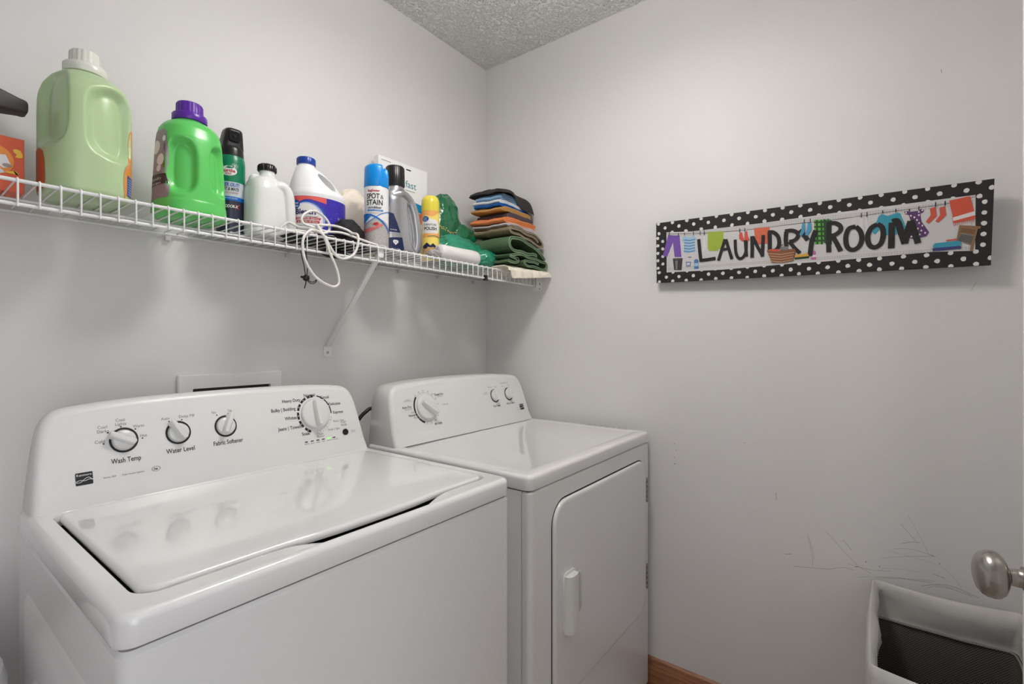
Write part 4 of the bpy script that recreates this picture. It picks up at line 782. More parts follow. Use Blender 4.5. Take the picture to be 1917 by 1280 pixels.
q = MB(); q.loft([[(TX + a, y, SZ + b_) for a, b_ in rrect(-.014, .012, .236, .262, .005, 4)] for y in (TY - .0215, TY - .0245)], mat('glossy_black', rgb(14, 14, 16), .12)); q.lathe((TX - .001, TY - .0245, SZ + .249), [(.004, 0), (.0035, .002)], M_dark, n=14, axis=Matrix.Rotation(radians(90), 3, 'X')); q.build('nozzle', t0, smooth=45)

# --- plain white jug with black cap and pouring handle
M_jug = mat('white_plastic', rgb(232, 231, 229), .25)
W0 = thing('white_jug', (-1.0480, -.130, SZ), 'unlabelled white plastic jug with small black ribbed cap, beside the green aerosol can', 'jug')
b3 = Bottle((-1.0480, -.130, SZ), cr_secs([(.0008, .048, .034, -.001, 0, 2.8), (.006, .052, .038, -.001, 0, 2.8), (.02, .0525, .040, 0, 0, 2.8), (.08, .0520, .040, 0, 0, 2.8), (.12, .0500, .040, 0, 0, 2.8), (.140, .0440, .036, -.001, 0, 2.6), (.151, .034, .030, -.002, 0, 2.3), (.158, .022, .022, .002, 0, 2), (.1635, .0190, .0190, .002, 0, 2), (.1745, .0185, .0185, .002, 0, 2)]), radians(10), dents=((radians(62), .062, radians(26), .062, .22),))
q = MB(); b3.mesh(q, M_jug, 96, b3.zlist(.003))
q.tube([(-1.050, -.150, SZ + .126), (-1.022, -.156, SZ + .136), (-1.006, -.158, SZ + .120), (-1.001, -.158, SZ + .090), (-.999, -.157, SZ + .052), (-.996, -.153, SZ + .026), (-1.01, -.146, SZ + .016)], .0150, M_jug, n=14, sub=6)
q.tube([(-1.085, -.13, SZ + .135), (-1.083, -.135, SZ + .150), (-1.064, -.14, SZ + .148)], .009, M_jug, n=12, sub=5)
q.build('jug_body', W0, mods=remesh(.0016, 8))
q = MB(); ribbed(q, (-1.0460, -.1295, SZ), [(.0215, .174, 0), (.0225, .1755, 1), (.0222, .187, 1), (.019, .1915, 1), (.012, .1945, 0), (.004, .1955, 0)], M_blk, ribs=16, amp=.0009); q.build('cap', W0, smooth=40)

# --- black drawstring bag lying flat, bulging at its ends
def blob(mb, c, r, m, seed=0, amp=.12, freq=3.0, n=(64, 40), flat=None, ridge=0.0, ex=2.0, sq=None):
    loops = []; c = Vector(c); off = Vector((seed * 7.3, seed * 3.1, seed * 5.7))
    for i in range(1, n[1]):
        ph = pi * i / n[1] - pi / 2; row = []
        for k in range(n[0]):
            th = 2 * pi * k / n[0]
            d = Vector((cos(ph) * cos(th), cos(ph) * sin(th), sin(ph)))
            if ex != 2: d = Vector((sgnpow(d.x, 2 / ex), sgnpow(d.y, 2 / ex), sgnpow(d.z, 2 / ex)))
            nv = noise.noise(d * freq + off) * amp + noise.noise(d * freq * 2.3 + off) * amp * .45
            if ridge: nv += ridge * (1 - abs(noise.noise(d * freq * 1.6 + off * 2)) * 4) * .25 + ridge * .5 * (1 - abs(noise.noise(d * freq * 3.7 + off)) * 4) * .2
            p = Vector((d.x * r[0], d.y * r[1], d.z * r[2])) * (1 + nv)
            if sq: p = sq(p)
            p = c + p
            if flat is not None and p.z < flat: p.z = flat + (noise.noise(d * 9 + off) * .0004)
            row.append(tuple(p))
        loops.append(row)
    mb.loft(loops, m)
M_mesh_b = mat('black_mesh_cloth', rgb(20, 19, 20), .75, bump=(420, .8, 1, .0012))
K0 = thing('drawstring_bag', (-.90, -.15, SZ), 'black mesh drawstring bag flattened under the bleach jug, cord toggle hanging below shelf', 'bag')
q = MB()
blob(q, (-.885, -.135, SZ + .0065), (.150, .118, .006), M_mesh_b, 3, .10, 2.2, flat=SZ + .0006, ex=3.2)
q.build('bag_cloth', K0, smooth=180)
q = MB(); blob(q, (-.858, -.214, SZ + .030), (.048, .025, .042), M_mesh_b, 5, .16, 2.2, flat=SZ + .002); q.build('bag_bulge', K0, smooth=180)
q = MB(); blob(q, (-.986, -.060, SZ + .060), (.034, .030, .062), M_mesh_b, 8, .12, 2.0, flat=SZ + .002); q.build('bag_bulge', K0, smooth=180)
q = MB(); blob(q, (-.862, -.15, SZ - .016), (.046, .035, .013), M_mesh_b, 11, .2, 2.0, ex=1.5); q.build('sagging_fold', K0, smooth=180)
q = MB()
for dx in (-.0045, .0045): q.tube([(-.986 + dx, -.20, SZ - .002), (-.987 + dx * 1.5, -.205, 1.455), (-.984 + dx * 1.1, -.21, 1.42), (-.984 + dx * .4, -.212, 1.393)], .0012, M_blk, n=6)
q.tube([(-.984, -.212, 1.385), (-.986, -.213, 1.372), (-.990, -.214, 1.360)], .0014, M_blk, n=6)
q.tube([(-.983, -.212, 1.386), (-.972, -.214, 1.3785), (-.962, -.215, 1.381), (-.953, -.215, 1.390)], .0012, M_blk, n=6)
q.tube([(-.983, -.211, 1.384), (-.972, -.213, 1.3745), (-.960, -.214, 1.377), (-.955, -.215, 1.386)], .0012, M_blk, n=6)
q.build('drawstring', K0, smooth=60)
q = MB(); q.lathe((-.984, -.212, 1.380), [(.004, 0), (.0078, .003), (.0088, .008), (.0075, .013), (.004, .0155)], M_blk, n=20); q.tube([(-.998, -.212, 1.390), (-.990, -.212, 1.388)], .003, M_blk, n=10, sub=1); q.build('cord_toggle', K0, smooth=50)

# --- bleach jug
M_bwhite = mat('bleach_jug_plastic', rgb(238, 238, 238), .28)
BZ = SZ + .0150; BXX, BYY = -.9030, -.130
J0 = thing('bleach_jug', (BXX, BYY, BZ), 'white bleach jug with blue screw cap and purple-blue label', 'bleach jug')
b4 = Bottle((BXX, BYY, BZ), cr_secs([(0, .070, .058, 0, 0, 2.2), (.004, .0755, .062, 0, 0, 2.2), (.012, .0775, .064, 0, 0, 2.2), (.06, .0778, .064, 0, 0, 2.2), (.112, .0778, .064, 0, 0, 2.2), (.118, .0788, .065, 0, 0, 2.2), (.124, .0780, .064, 0, 0, 2.2), (.134, .0745, .058, -.002, 0, 2.15), (.150, .0680, .050, -.007, 0, 2.1), (.168, .0590, .041, -.0125, 0, 2), (.184, .0470, .032, -.019, 0, 2), (.196, .0340, .026, -.028, 0, 2), (.202, .0250, .023, -.033, 0, 2), (.206, .0225, .0225, -.0335, 0, 2), (.212, .0225, .0225, -.0335, 0, 2)]), 0)
q = MB(); b4.mesh(q, M_bwhite, 96, b4.zlist(.003))
cut = MB(); ca = Vector((-.9195, 0, BZ + .181)); cb = Vector((-.8730, 0, BZ + .1435))
lp = []
for y in (BYY - .09, BYY + .09):
    d = (cb - ca).normalized(); n_ = Vector((d.z, 0, -d.x)); L = (cb - ca).length; mid = (ca + cb) / 2
    lp.append([tuple(mid + d * (L / 2) * sgnpow(cos(t), .9) + n_ * (.0140 + .004 * cos(t)) * sgnpow(sin(t), .9) + Vector((0, y, 0))) for t in [2 * pi * k / 28 for k in range(28)]])
cut.loft(lp, M_bwhite)
co_ = cut.build('cutter', None, smooth=0)
def bleach_mods(o):
    m = o.modifiers.new('b', 'BOOLEAN'); m.operation = 'DIFFERENCE'; m.object = co_; m.solver = 'EXACT'
    remesh(.0017, 9)(o)
# cutter is authored in world space; the body too, so build it un-parented first
jb = q.build('jug_body', None, mods=bleach_mods)
bpy.data.objects.remove(co_)
for v in jb.data.vertices: v.co -= Vector((BXX, BYY, BZ))
jb.parent = J0
q = MB(); ribbed(q, (BXX - .0335, BYY, BZ), [(.0245, .2075, 0), (.0248, .209, 1), (.0246, .224, 1), (.023, .2265, 0), (.018, .227, 0)], mat('blue_cap_plastic', rgb(22, 62, 158), .28), ribs=30, amp=.0004, n=90); q.build('cap', J0, smooth=40)
M_bp = mat('label_indigo', rgb(58, 44, 168), .32); M_coral = mat('label_coral', rgb(226, 92, 84), .35); M_mb = mat('label_mid_blue', rgb(20, 84, 165), .35); M_pb = mat('label_pale_blue', rgb(170, 180, 228), .35)
q = MB()
band(q, b4, .010, .1095, M_bp, .0010, 96)
BF = lambda u, z: b4.pt(radians(-31) + u / .07, z, .0014); BG = lambda u, z: b4.pt(radians(-31) + u / .07, z, .0018); BH = lambda u, z: b4.pt(radians(-31) + u / .07, z, .0022)
put_poly(q, [(-.075, .050), (-.075, .1090), (.030, .1090), (.030, .093), (-.010, .1005), (-.045, .090)], M_coral, BF, .008)
put_poly(q, ell(-.014, .046, .050, .054, 36), M_bp, BG, .008)
put_poly(q, ell(-.018, .045, .049, .051, 36), M_mb, lambda u, z: BG(u, z + .0) if False else b4.pt(radians(-31) + u / .07, z, .0020), .008)
put_poly(q, ell(-.020, .0445, .0465, .0475, 36), M_pb, lambda u, z: b4.pt(radians(-31) + u / .07, z, .0022), .008)
put_poly(q, ell(-.022, .044, .0435, .0450, 36), M_wp, lambda u, z: b4.pt(radians(-31) + u / .07, z, .0024), .008)
BT = lambda u, z: b4.pt(radians(-31) + u / .07, z, .0028); BU = lambda u, z: b4.pt(radians(-31) + u / .07, z, .0032)
put_poly(q, [(-.075, .010), (.038, .010), (.038, .0285), (-.075, .0285)], M_bp, BT, .008)
for z0, z1, u1 in ((.0235, .0330, .020), (.0130, .0205, .022)): put_poly(q, [(-.058, z0), (u1, z0), (u1, z1), (-.058, z1)], M_wp, BU, .008)
put_poly(q, ell(-.050, .086, .0130, .0125, 24), mat('badge_blue', rgb(0, 82, 160), .35), BT, .006)
BV = lambda u, z: b4.pt(radians(-31) + u / .07, z, .0036)
put_text(q, 'Great', -.050, .0895, .0060, M_wp, BV, width=.018, bold=.02); put_text(q, 'Value', -.050, .0815, .0060, M_wp, BV, width=.018, bold=.02)
put_text(q, 'Bleach', -.023, .0660, .0135, mat('label_navy', rgb(24, 26, 84), .35), BT, width=.054, bold=.03)
put_text(q, 'concentrated', -.006, .0535, .0040, M_ink, BT, width=.030)
put_poly(q, [(-.050, .0445), (.014, .0445), (.017, .0510), (-.048, .0510)], M_red, BT, .008); put_poly(q, [(-.048, .0355), (.012, .0355), (.014, .0425), (-.046, .0425)], M_red, BT, .008)
put_text(q, 'KILLS 99.9% Germs', -.017, .0478, .0044, M_wp, BU, width=.056, bold=.02); put_text(q, '& COVID-19 Virus', -.017, .0390, .0044, M_wp, BU, width=.052, bold=.02)
put_text(q, 'whitens, removes stains', -.019, .0282, .0032, M_ink, BV, width=.060); put_text(q, 'household disinfectant', -.019, .0167, .0032, M_ink, BV, width=.060)
for k in range(7): put_stroke(q, [(.058 + .0008 * k, .062 - k * .0035), (.074 - .0006 * (k % 3), .0625 - k * .0035)], .0011, M_wp, BF, 3)
random.seed(4)
for k in range(16): u = .035 + random.random() * .06; v = .02 + random.random() * .085; put_poly(q, ell(u, v, .0008, .0008, 6), M_pb, BF)
q.build('label', J0, smooth=60)

# --- cream cloth cap with a stitched patch
M_cream = mat('cream_fleece', rgb(240, 227, 211), .85, bump=(60, .4, 4, .002))
C0 = thing('fabric_hat', (-.768, -.070, SZ), 'crumpled cream fabric hat with round tan patch between bleach and blue-capped can', 'hat')
q = MB(); blob(q, (-.742, -.070, SZ + .092), (.100, .058, .112), M_cream, 14, .13, 1.9, n=(96, 64), flat=SZ + .001, ridge=.10)
q.build('hat_cloth', C0, smooth=180)
from mathutils.bvhtree import BVHTree
hat = [o for o in C0.children if o.name.startswith('hat_cloth')][0]
hb_ = BVHTree.FromPolygons([v.co + C0.location for v in hat.data.vertices], [tuple(p.vertices) for p in hat.data.polygons])
ph = hb_.ray_cast(Vector((-.955, -.45, SZ + .082)), Vector((.50, 1, 0)).normalized())
if ph[0] is not None:
    pn = ph[1].normalized(); rotm = pn.to_track_quat('Z', 'Y').to_matrix()
    q = MB(); q.lathe(tuple(ph[0] - pn * .003), [(.019, 0), (.019, .0052), (.017, .006)], mat('tan_leather', rgb(184, 140, 116), .6), n=30, axis=rotm); q.build('patch', C0, smooth=40)

# --- white flexible cord coiled through the rail
M_cordw = mat('white_cord', rgb(232, 228, 222), .35)
q = MB()
cordp = [(-.759, -.258, 1.4990), (-.808, -.262, 1.4995), (-.859, -.258, 1.508), (-.902, -.25, 1.516), (-.941, -.24, 1.514), (-.975, -.235, 1.519), (-1.0, -.225, 1.528), (-.999, -.222, 1.548), (-.972, -.222, 1.566), (-.943, -.222, 1.560), (-.926, -.226, 1.540), (-.930, -.232, 1.520), (-.950, -.246, 1.5075), (-.985, -.266, 1.5025), (-1.018, -.288, 1.4965), (-1.039, -.2935, 1.470), (-1.036, -.2945, 1.425), (-1.008, -.296, 1.382), (-.964, -.296, 1.362), (-.942, -.296, 1.372), (-.948, -.2955, 1.408), (-.966, -.2945, 1.446), (-.980, -.2935, 1.482), (-.984, -.280, 1.504), (-.975, -.252, 1.522), (-.955, -.236, 1.530), (-.915, -.238, 1.534), (-.885, -.246, 1.528), (-.8785, -.262, 1.518), (-.880, -.288, 1.510), (-.882, -.2945, 1.488), (-.893, -.2945, 1.458), (-.918, -.2945, 1.440), (-.945, -.294, 1.441), (-.965, -.294, 1.462), (-.985, -.292, 1.492), (-1.000, -.268, 1.506), (-1.018, -.238, 1.512), (-1.036, -.225, 1.522), (-1.048, -.222, 1.516), (-1.058, -.223, 1.503), (-1.040, -.245, 1.4995), (-1.005, -.252, 1.5005), (-.955, -.232, 1.5025), (-.905, -.215, 1.510)]
q.tube(cordp, .0034, M_cordw, n=10, sub=6)
tag(q.build('coiled_cable', None, smooth=180), 'white flexible cord coiled in front of bleach, one loop hanging below the shelf', 'cord')

# --- tall can with bright blue cap
PX, PY = -.7760, -.2340
p0 = thing('spray_can', (PX, PY, SZ), 'tall spot and stain scrubber can with bright blue cap', 'spray can')
pc_ = Can((PX, PY, SZ), .0345, [(.033, 0), (.0345, .002), (.0345, .19)])
q = MB(); q.lathe((PX, PY, SZ), [(.032, 0), (.0345, .0025), (.0345, .176), (.0337, .179), (.032, .181)], M_metal, n=64); q.build('can_body', p0, smooth=50)
q = MB()
capf = mat('sky_blue_plastic', rgb(0, 138, 222), .28)
def capl(z, r, dip=0):
    L = []
    for k in range(72):
        a = 2 * pi * k / 72; dz = 0
        if dip:
            d = ((a - radians(-68) + pi) % (2 * pi)) - pi
            dz = -.024 * max(0, 1 - (d / radians(26)) ** 4) if abs(d) < radians(26) else 0
            dz += -.005 * (1 if -radians(26) < d < radians(80) else 0)
        L.append((PX + r * cos(a), PY + r * sin(a), SZ + z + dz * dip))
    return L
q.loft([capl(.177, .0347), capl(.1785, .0355), (capl(.205, .0349)), capl(.232, .0343, 1), capl(.2385, .0325, 1), capl(.2425, .0280, 1), capl(.2425, .022, .4), capl(.236, .018, 0)], capf)
q.build('cap', p0, smooth=50)
M_grnt = mat('carpet_print', rgb(176, 172, 168), .6, var=(600, .45)); M_cy = mat('can_cyan', rgb(0, 124, 200), .35); M_rsm = mat('carpet_stain_print', rgb(206, 112, 108), .6, var=(420, .25))
q = MB(); band(q, pc_, .004, .1755, M_wp, .0004); 
PF = lambda o: (lambda u, z: pc_.pt(radians(-42) + u / .0345, z, o))
put_poly(q, [(-.075, .006), (.075, .006), (.075, .050), (.052, .058), (.040, .070), (.022, .079), (0, .084), (-.03, .070), (-.050, .055), (-.075, .05)], M_grnt, PF(.0008), .005)
put_stroke(q, [(-.055, .058), (-.03, .068), (-.005, .082), (.015, .096), (.040, .106), (.07, .11)], .0022, M_cy, PF(.0012), 8)
put_stroke(q, [(-.06, .092), (-.035, .095), (-.010, .091), (.015, .078), (.035, .060), (.05, .045)], .0045, M_bl, PF(.0014), 8)
put_poly(q, [(-.052, .095), (-.030, .0935), (-.012, .0885), (-.020, .082), (-.034, .071), (-.052, .066)], M_cy, PF(.0010), .005)
put_poly(q, [(-.040, .052), (-.020, .055), (-.004, .058), (.006, .064), (.016, .068), (.024, .066), (.018, .061), (.006, .054), (-.010, .046), (-.036, .040)], M_rsm, PF(.0016), .005)
put_poly(q, [(-.008, .064), (-.003, .070), (.006, .072), (.010, .066), (.003, .063)], M_red, PF(.0018), .005)
put_text(q, 'RugDoctor', -.005, .163, .0058, M_red, PF(.001), width=.034, bold=.04)
put_text(q, 'SPOT', -.0075, .147, .0145, M_ink, PF(.001), width=.038, bold=.02); put_text(q, '&', .0185, .146, .011, M_ink, PF(.001))
put_text(q, 'STAIN', -.003, .129, .0145, M_ink, PF(.001), width=.047, bold=.02); put_text(q, 'scrubber', -.002, .1145, .0068, M_ink, PF(.001), width=.039, bold=.02)
put_poly(q, rrect(-.024, .022, .1035, .1085, .002, 3), M_cy, PF(.001), .005); put_text(q, 'LIFTS STAINS', -.001, .106, .0028, M_wp, PF(.0014), width=.036)
put_text(q, 'for carpet rugs and upholstery', -.002, .0995, .0024, M_ink, PF(.001), width=.046); put_text(q, 'integrated scrubber brush', -.002, .0960, .0024, M_ink, PF(.001), width=.034)
q.build('label', p0, smooth=60)

# --- silver jug bottle with black cap
M_silver = mat('silver_plastic', rgb(184, 184, 188), .22, .8)
SX_, SY_ = -.642, -.172
s0 = thing('carpet_shampoo_bottle', (SX_, SY_, SZ), 'silver handled cleaner bottle with large black cap and navy label', 'cleaner bottle')
b5 = Bottle((SX_, SY_, SZ), cr_secs([(.0008, .064, .034, .006, 0, 2.6), (.006, .070, .038, .006, 0, 2.6), (.02, .073, .040, .006, 0, 2.6), (.08, .070, .040, .003, 0, 2.6), (.135, .064, .038, -.002, 0, 2.5), (.175, .054, .036, -.008, 0, 2.4), (.200, .043, .032, -.013, 0, 2.2), (.217, .032, .028, -.013, 0, 2), (.226, .0255, .0255, -.014, 0, 2), (.236, .0245, .0245, -.014, 0, 2)]), radians(0), dents=((radians(30), .098, radians(24), .076, .22), (radians(-140), .085, radians(30), .06, .2)))
q = MB(); b5.mesh(q, M_silver, 120, b5.zlist(.003))
q.tube([(-.680, -.188, SZ + .188), (-.652, -.198, SZ + .198), (-.622, -.200, SZ + .184), (-.602, -.200, SZ + .150), (-.590, -.198, SZ + .105), (-.584, -.196, SZ + .055), (-.588, -.190, SZ + .020)], lambda t: .0135 + .003 * t, M_silver, n=16, sub=6)
q.build('bottle_body', s0, mods=remesh(.0017, 9))
q = MB(); ribbed(q, (SX_ - .014, SY_, SZ), [(.0300, .226, 0), (.0305, .2280, 1), (.0292, .284, 1), (.0270, .2875, 0), (.0265, .288, 0), (.023, .286, 0)], M_blk, ribs=34, amp=.0005, n=102); q.build('cap', s0, smooth=40)
M_navy = mat('label_deep_navy', rgb(24, 34, 78), .3)
q = MB(); SF = lambda o: (lambda u, z: b5.pt(radians(-38) + u / .05, z, o))
put_poly(q, [(-.03, .012), (.022, .014), (.026, .020), (.022, .055), (.010, .100), (.000, .128), (-.03, .135)], M_navy, SF(.0012), .005)
put_poly(q, [(-.03, .050), (.0215, .056), (.0175, .070), (-.03, .070)], M_silver, SF(.0018), .005)
put_poly(q, [(.004, .030), (.011, .038), (.012, .043), (.008, .046), (.004, .043), (.000, .046), (-.004, .043), (-.003, .038)], M_wp, SF(.0018))
put_text(q, 'UP', .004, .039, .004, M_navy, SF(.0024)); put_text(q, 'pet stain & odor', -.001, .0185, .0034, M_wp, SF(.0018), width=.034); put_text(q, 'formula', -.002, .078, .004, M_wp, SF(.0018), width=.02)
q.build('label', s0, smooth=60)

# --- upright white box leaning by the wall
M_card = mat('white_card', rgb(246, 245, 243), .5)
fx0, fx1, fz1 = -.6235, -.3980, .370
fb0 = thing('white_box', ((fx0 + fx1) / 2, -.036, SZ), 'tall thin white box reading fast, standing against the wall behind the cans', 'box')
q = MB(); q.box(fx0, fx1, -.045, -.020, SZ + .0005, SZ + fz1, M_card); q.build('carton', fb0, smooth=0, bevel=.0015)
q = MB(); ff = lambda x, z: (x, -.0456, SZ + z); fg = lambda x, z: (x, -.0459, SZ + z)
M_tealt = mat('teal_print', rgb(40, 136, 158), .5); M_cyb = mat('cyan_print', rgb(0, 150, 205), .5); M_orp = mat('orange_print', rgb(230, 110, 74), .5)
put_text(q, 'fast', -.4790, .300, .0250, M_tealt, ff, width=.051); put_stroke(q, [(-.505, .277), (-.460, .277)], .0020, M_inkg, ff); put_stroke(q, [(-.612, .357), (-.570, .357)], .0018, M_inkg, ff)
put_poly(q, [(-.5010, .350), (-.4790, .350), (-.4790, .3545), (-.5010, .3545)], M_ink, ff)
put_poly(q, [(-.6230, .262), (-.3985, .232), (-.3985, .200), (-.6230, .238)], M_cyb, ff); put_poly(q, [(-.4190, .232), (-.3985, .230), (-.3985, .17), (-.4190, .175)], M_cyb, ff)
put_poly(q, [(-.6230, .222), (-.4195, .202), (-.4195, .165), (-.6230, .170)], M_orp, fg)
q.build('printed_stripes', fb0, smooth=0); q = MB()
for k in range(6): put_poly(q, rrect(-.47 + k * .008, -.463 + k * .008, .10 - k * .004, .135 - k * .005, .001, 2), [M_ink, mat('ochre_print', rgb(206, 150, 60), .5)][k % 2], fg)
q.build('printed_face', fb0, smooth=0)

# --- yellow-capped furniture polish
YX, YY = -.4990, -.170
y0_ = thing('spray_can', (YX, YY, SZ), 'furniture polish aerosol with yellow domed cap and orange-yellow label', 'spray can')
yc = Can((YX, YY, SZ), .0305, [(.0305, 0), (.0305, .19)])
q = MB(); q.lathe((YX, YY, SZ), [(.028, 0), (.0305, .0025), (.0305, .176), (.029, .179)], M_metal, n=56); q.build('can_body', y0_, smooth=50)
q = MB(); q.lathe((YX, YY, SZ), [(.0308, .176), (.0313, .178), (.0310, .205), (.0297, .217), (.0255, .226), (.020, .2300), (.010, .2305)], mat('yellow_plastic', rgb(232, 216, 74), .3), n=56); q.build('cap', y0_, smooth=60)
M_yl = mat('label_yellow', rgb(246, 222, 110), .35); M_ol = mat('label_orange', rgb(240, 172, 96), .35)
q = MB(); band(q, yc, .004, .1755, M_yl, .0004); YFm = lambda o: (lambda u, z: yc.pt(radians(-44) + u / .0305, z, o))
put_poly(q, [(-.054, .1755), (.034, .1755), (.020, .163), (.004, .155), (-.015, .160), (-.030, .154), (-.054, .150)], M_ol, YFm(.0008), .005)
put_poly(q, [(-.030, .098), (.024, .098), (.034, .112), (.034, .130), (.022, .144), (-.005, .148), (-.030, .140)], M_wp, YFm(.0010), .005)
put_poly(q, [(-.030, .084), (.040, .084), (.034, .1), (-.02, .1)], M_ol, YFm(.0009), .005)
put_poly(q, ell(-.018, .147, .0125, .0095, 20), mat('badge_blue', rgb(0, 82, 160), .35), YFm(.0014), .005); put_text(q, 'Great', -.018, .1500, .0045, M_wp, YFm(.002), width=.014); put_text(q, 'Value', -.018, .1438, .0045, M_wp, YFm(.002), width=.014)
put_text(q, 'FURNITURE', -.001, .1270, .0072, M_ink, YFm(.0014), width=.044, bold=.01); put_text(q, 'POLISH', .000, .1140, .0105, M_ink, YFm(.0014), width=.044, bold=.03)
put_stroke(q, [(-.010, .0865), (.010, .0900), (.028, .0870), (.038, .0835)], .0022, mat('label_green', rgb(60, 150, 90), .35), YFm(.0016))
put_poly(q, [(-.030, .052), (-.012, .066), (.000, .056), (.008, .064), (.028, .048), (.020, .046), (.000, .050), (-.020, .044)], M_navy, YFm(.0014), .005)
put_poly(q, [(-.032, .030), (.036, .030), (.036, .046), (.010, .054), (-.010, .058), (-.032, .046)], mat('label_tan', rgb(196, 160, 120), .4), YFm(.0012), .005)
for k in range(5): put_poly(q, ell(-.015 + k * .008, .042 + (k % 2) * .006, .004, .003, 8), mat('label_gold', rgb(222, 176, 90), .4), YFm(.0018))
q.build('label', y0_, smooth=60)

# --- orange box, black nozzle and its appliance at the far left
M_obox = mat('orange_card', rgb(224, 98, 58), .45)
ox0, ox1 = -1.600, -1.5075
o0 = thing('dryer_sheet_box', ((ox0 + ox1) / 2, -.130, SZ), 'small orange box with white and yellow print at the left end of the shelf', 'box')
q = MB(); q.box(ox0, ox1, -.160, -.100, SZ + .0005, SZ + .100, M_obox); q.build('carton', o0, smooth=0, bevel=.001)
q = MB(); ff = lambda x, z: (x, -.1606, SZ + z); fg = lambda x, z: (x, -.1609, SZ + z); fh = lambda x, z: (x, -.1612, SZ + z)
M_or2 = mat('amber_print', rgb(240, 150, 60), .45); M_ylp = mat('yellow_print', rgb(246, 200, 70), .45); M_lbl = mat('pale_print', rgb(214, 222, 228), .45)
put_poly(q, ell(-1.545, .055, .024, .026, 24), M_or2, ff)
put_poly(q, [(-1.5225, .078), (-1.5180, .080), (-1.5125, .078), (-1.5100, .072), (-1.5100, .066), (-1.5150, .064), (-1.5200, .065), (-1.5175, .070), (-1.5215, .073)], M_ylp, fg)
put_poly(q, [(-1.556, .062), (-1.546, .074), (-1.541, .064), (-1.532, .066), (-1.527, .054), (-1.524, .046), (-1.535, .041), (-1.544, .048), (-1.556, .044)], M_wp, fg)
put_poly(q, ell(-1.5300, .047, .0065, .0035, 16), mat('bowl_print', rgb(170, 150, 140), .45), fh)
put_poly(q, [(-1.552, .040), (-1.540, .041), (-1.532, .034), (-1.541, .030), (-1.552, .036)], M_lbl, fg); put_poly(q, [(-1.523, .042), (-1.519, .033), (-1.514, .034), (-1.520, .040), (-1.535, .034), (-1.515, .033)], M_ylp, fg)
put_poly(q, [(-1.600, .026), (-1.509, .020), (-1.509, .0185), (-1.600, .0245)], M_rdl, fg)
q.build('printed_face', o0, smooth=0)
n0 = thing('hand_vacuum', (-1.68, -.145, SZ), 'black tapering nozzle poking in above the orange box at the left edge', 'hand vacuum')
q = MB()
sect = []
for x, z0, z1, hw_ in ((-1.60, 1.625, 1.684, .030), (-1.5377, 1.6386, 1.6725, .022), (-1.515, 1.641, 1.6665, .018), (-1.508, 1.6405, 1.6655, .017), (-1.5045, 1.6420, 1.6640, .0165), (-1.5030, 1.6450, 1.6610, .015)):
    sect.append([(x, -.150 + a, b_) for a, b_ in rrect(-hw_, hw_, z0, z1, .006, 4)])
q.loft(sect, mat('charcoal_plastic', rgb(62, 58, 56), .45)); q.build('nozzle', n0, smooth=45)
q = MB(); q.loft([[(-1.695 + a, -.148 + b_, z) for a, b_ in rrect(-hx, hx, -hy, hy, .03, 6)] for z, hx, hy in ((SZ + .0005, .060, .055), (SZ + .01, .068, .060), (SZ + .12, .075, .062), (SZ + .19, .097, .058), (SZ + .21, .07, .04))], mat('charcoal_plastic', rgb(62, 58, 56), .45)); q.build('motor_body', n0, smooth=45)

# --- plastic bags and bag roll
def plastic(name, col, trans=.0):
    m = mat(name, col, .18, coat=.4); nt = m.node_tree; b = nt.nodes['Principled BSDF']
    tc = nt.nodes.new('ShaderNodeTexCoord'); n = nt.nodes.new('ShaderNodeTexNoise'); n.inputs['Scale'].default_value = 38; n.inputs['Detail'].default_value = 3; n.inputs['Distortion'].default_value = 2.2; n.noise_type = 'RIDGED_MULTIFRACTAL'
    bp = nt.nodes.new('ShaderNodeBump'); bp.inputs['Strength'].default_value = .55; bp.inputs['Distance'].default_value = .003
    nt.links.new(tc.outputs['Object'], n.inputs['Vector']); nt.links.new(n.outputs['Fac'], bp.inputs['Height']); nt.links.new(bp.outputs['Normal'], b.inputs['Normal'])
    b.inputs['Transmission Weight'].default_value = trans
    return m
M_gb = plastic('dark_green_film', rgb(24, 112, 70), .15); M_tb = plastic('teal_green_film', rgb(46, 158, 122), .2)
g_ = thing('plastic_bag', (-.335, -.09, SZ), 'dark green plastic bag with tan print, stuffed upright behind the yellow-capped can', 'plastic bag')
q = MB()
def sqb(p):
    t = (p.z + .14) / .28
    return Vector((p.x * (1.0 + .35 * (1 - t)) + .04 * (1 - t) * (p.x > 0), p.y, p.z))
blob(q, (-.362, -.096, SZ + .150), (.078, .054, .132), M_gb, 21, .12, 1.6, n=(110, 80), flat=SZ + .001, ridge=.07, sq=lambda p: Vector((p.x * (1.0 + .30 * max(0, -p.z / .135)), p.y, p.z)))
q.build('bag_film', g_, smooth=180)
q = MB(); blob(q, (-.292, -.120, SZ + .120), (.072, .046, .062), M_gb, 23, .14, 1.8, n=(90, 60), ridge=.08); q.build('bag_bulge', g_, smooth=180)
M_tan = mat('tan_print', rgb(206, 176, 110), .4)
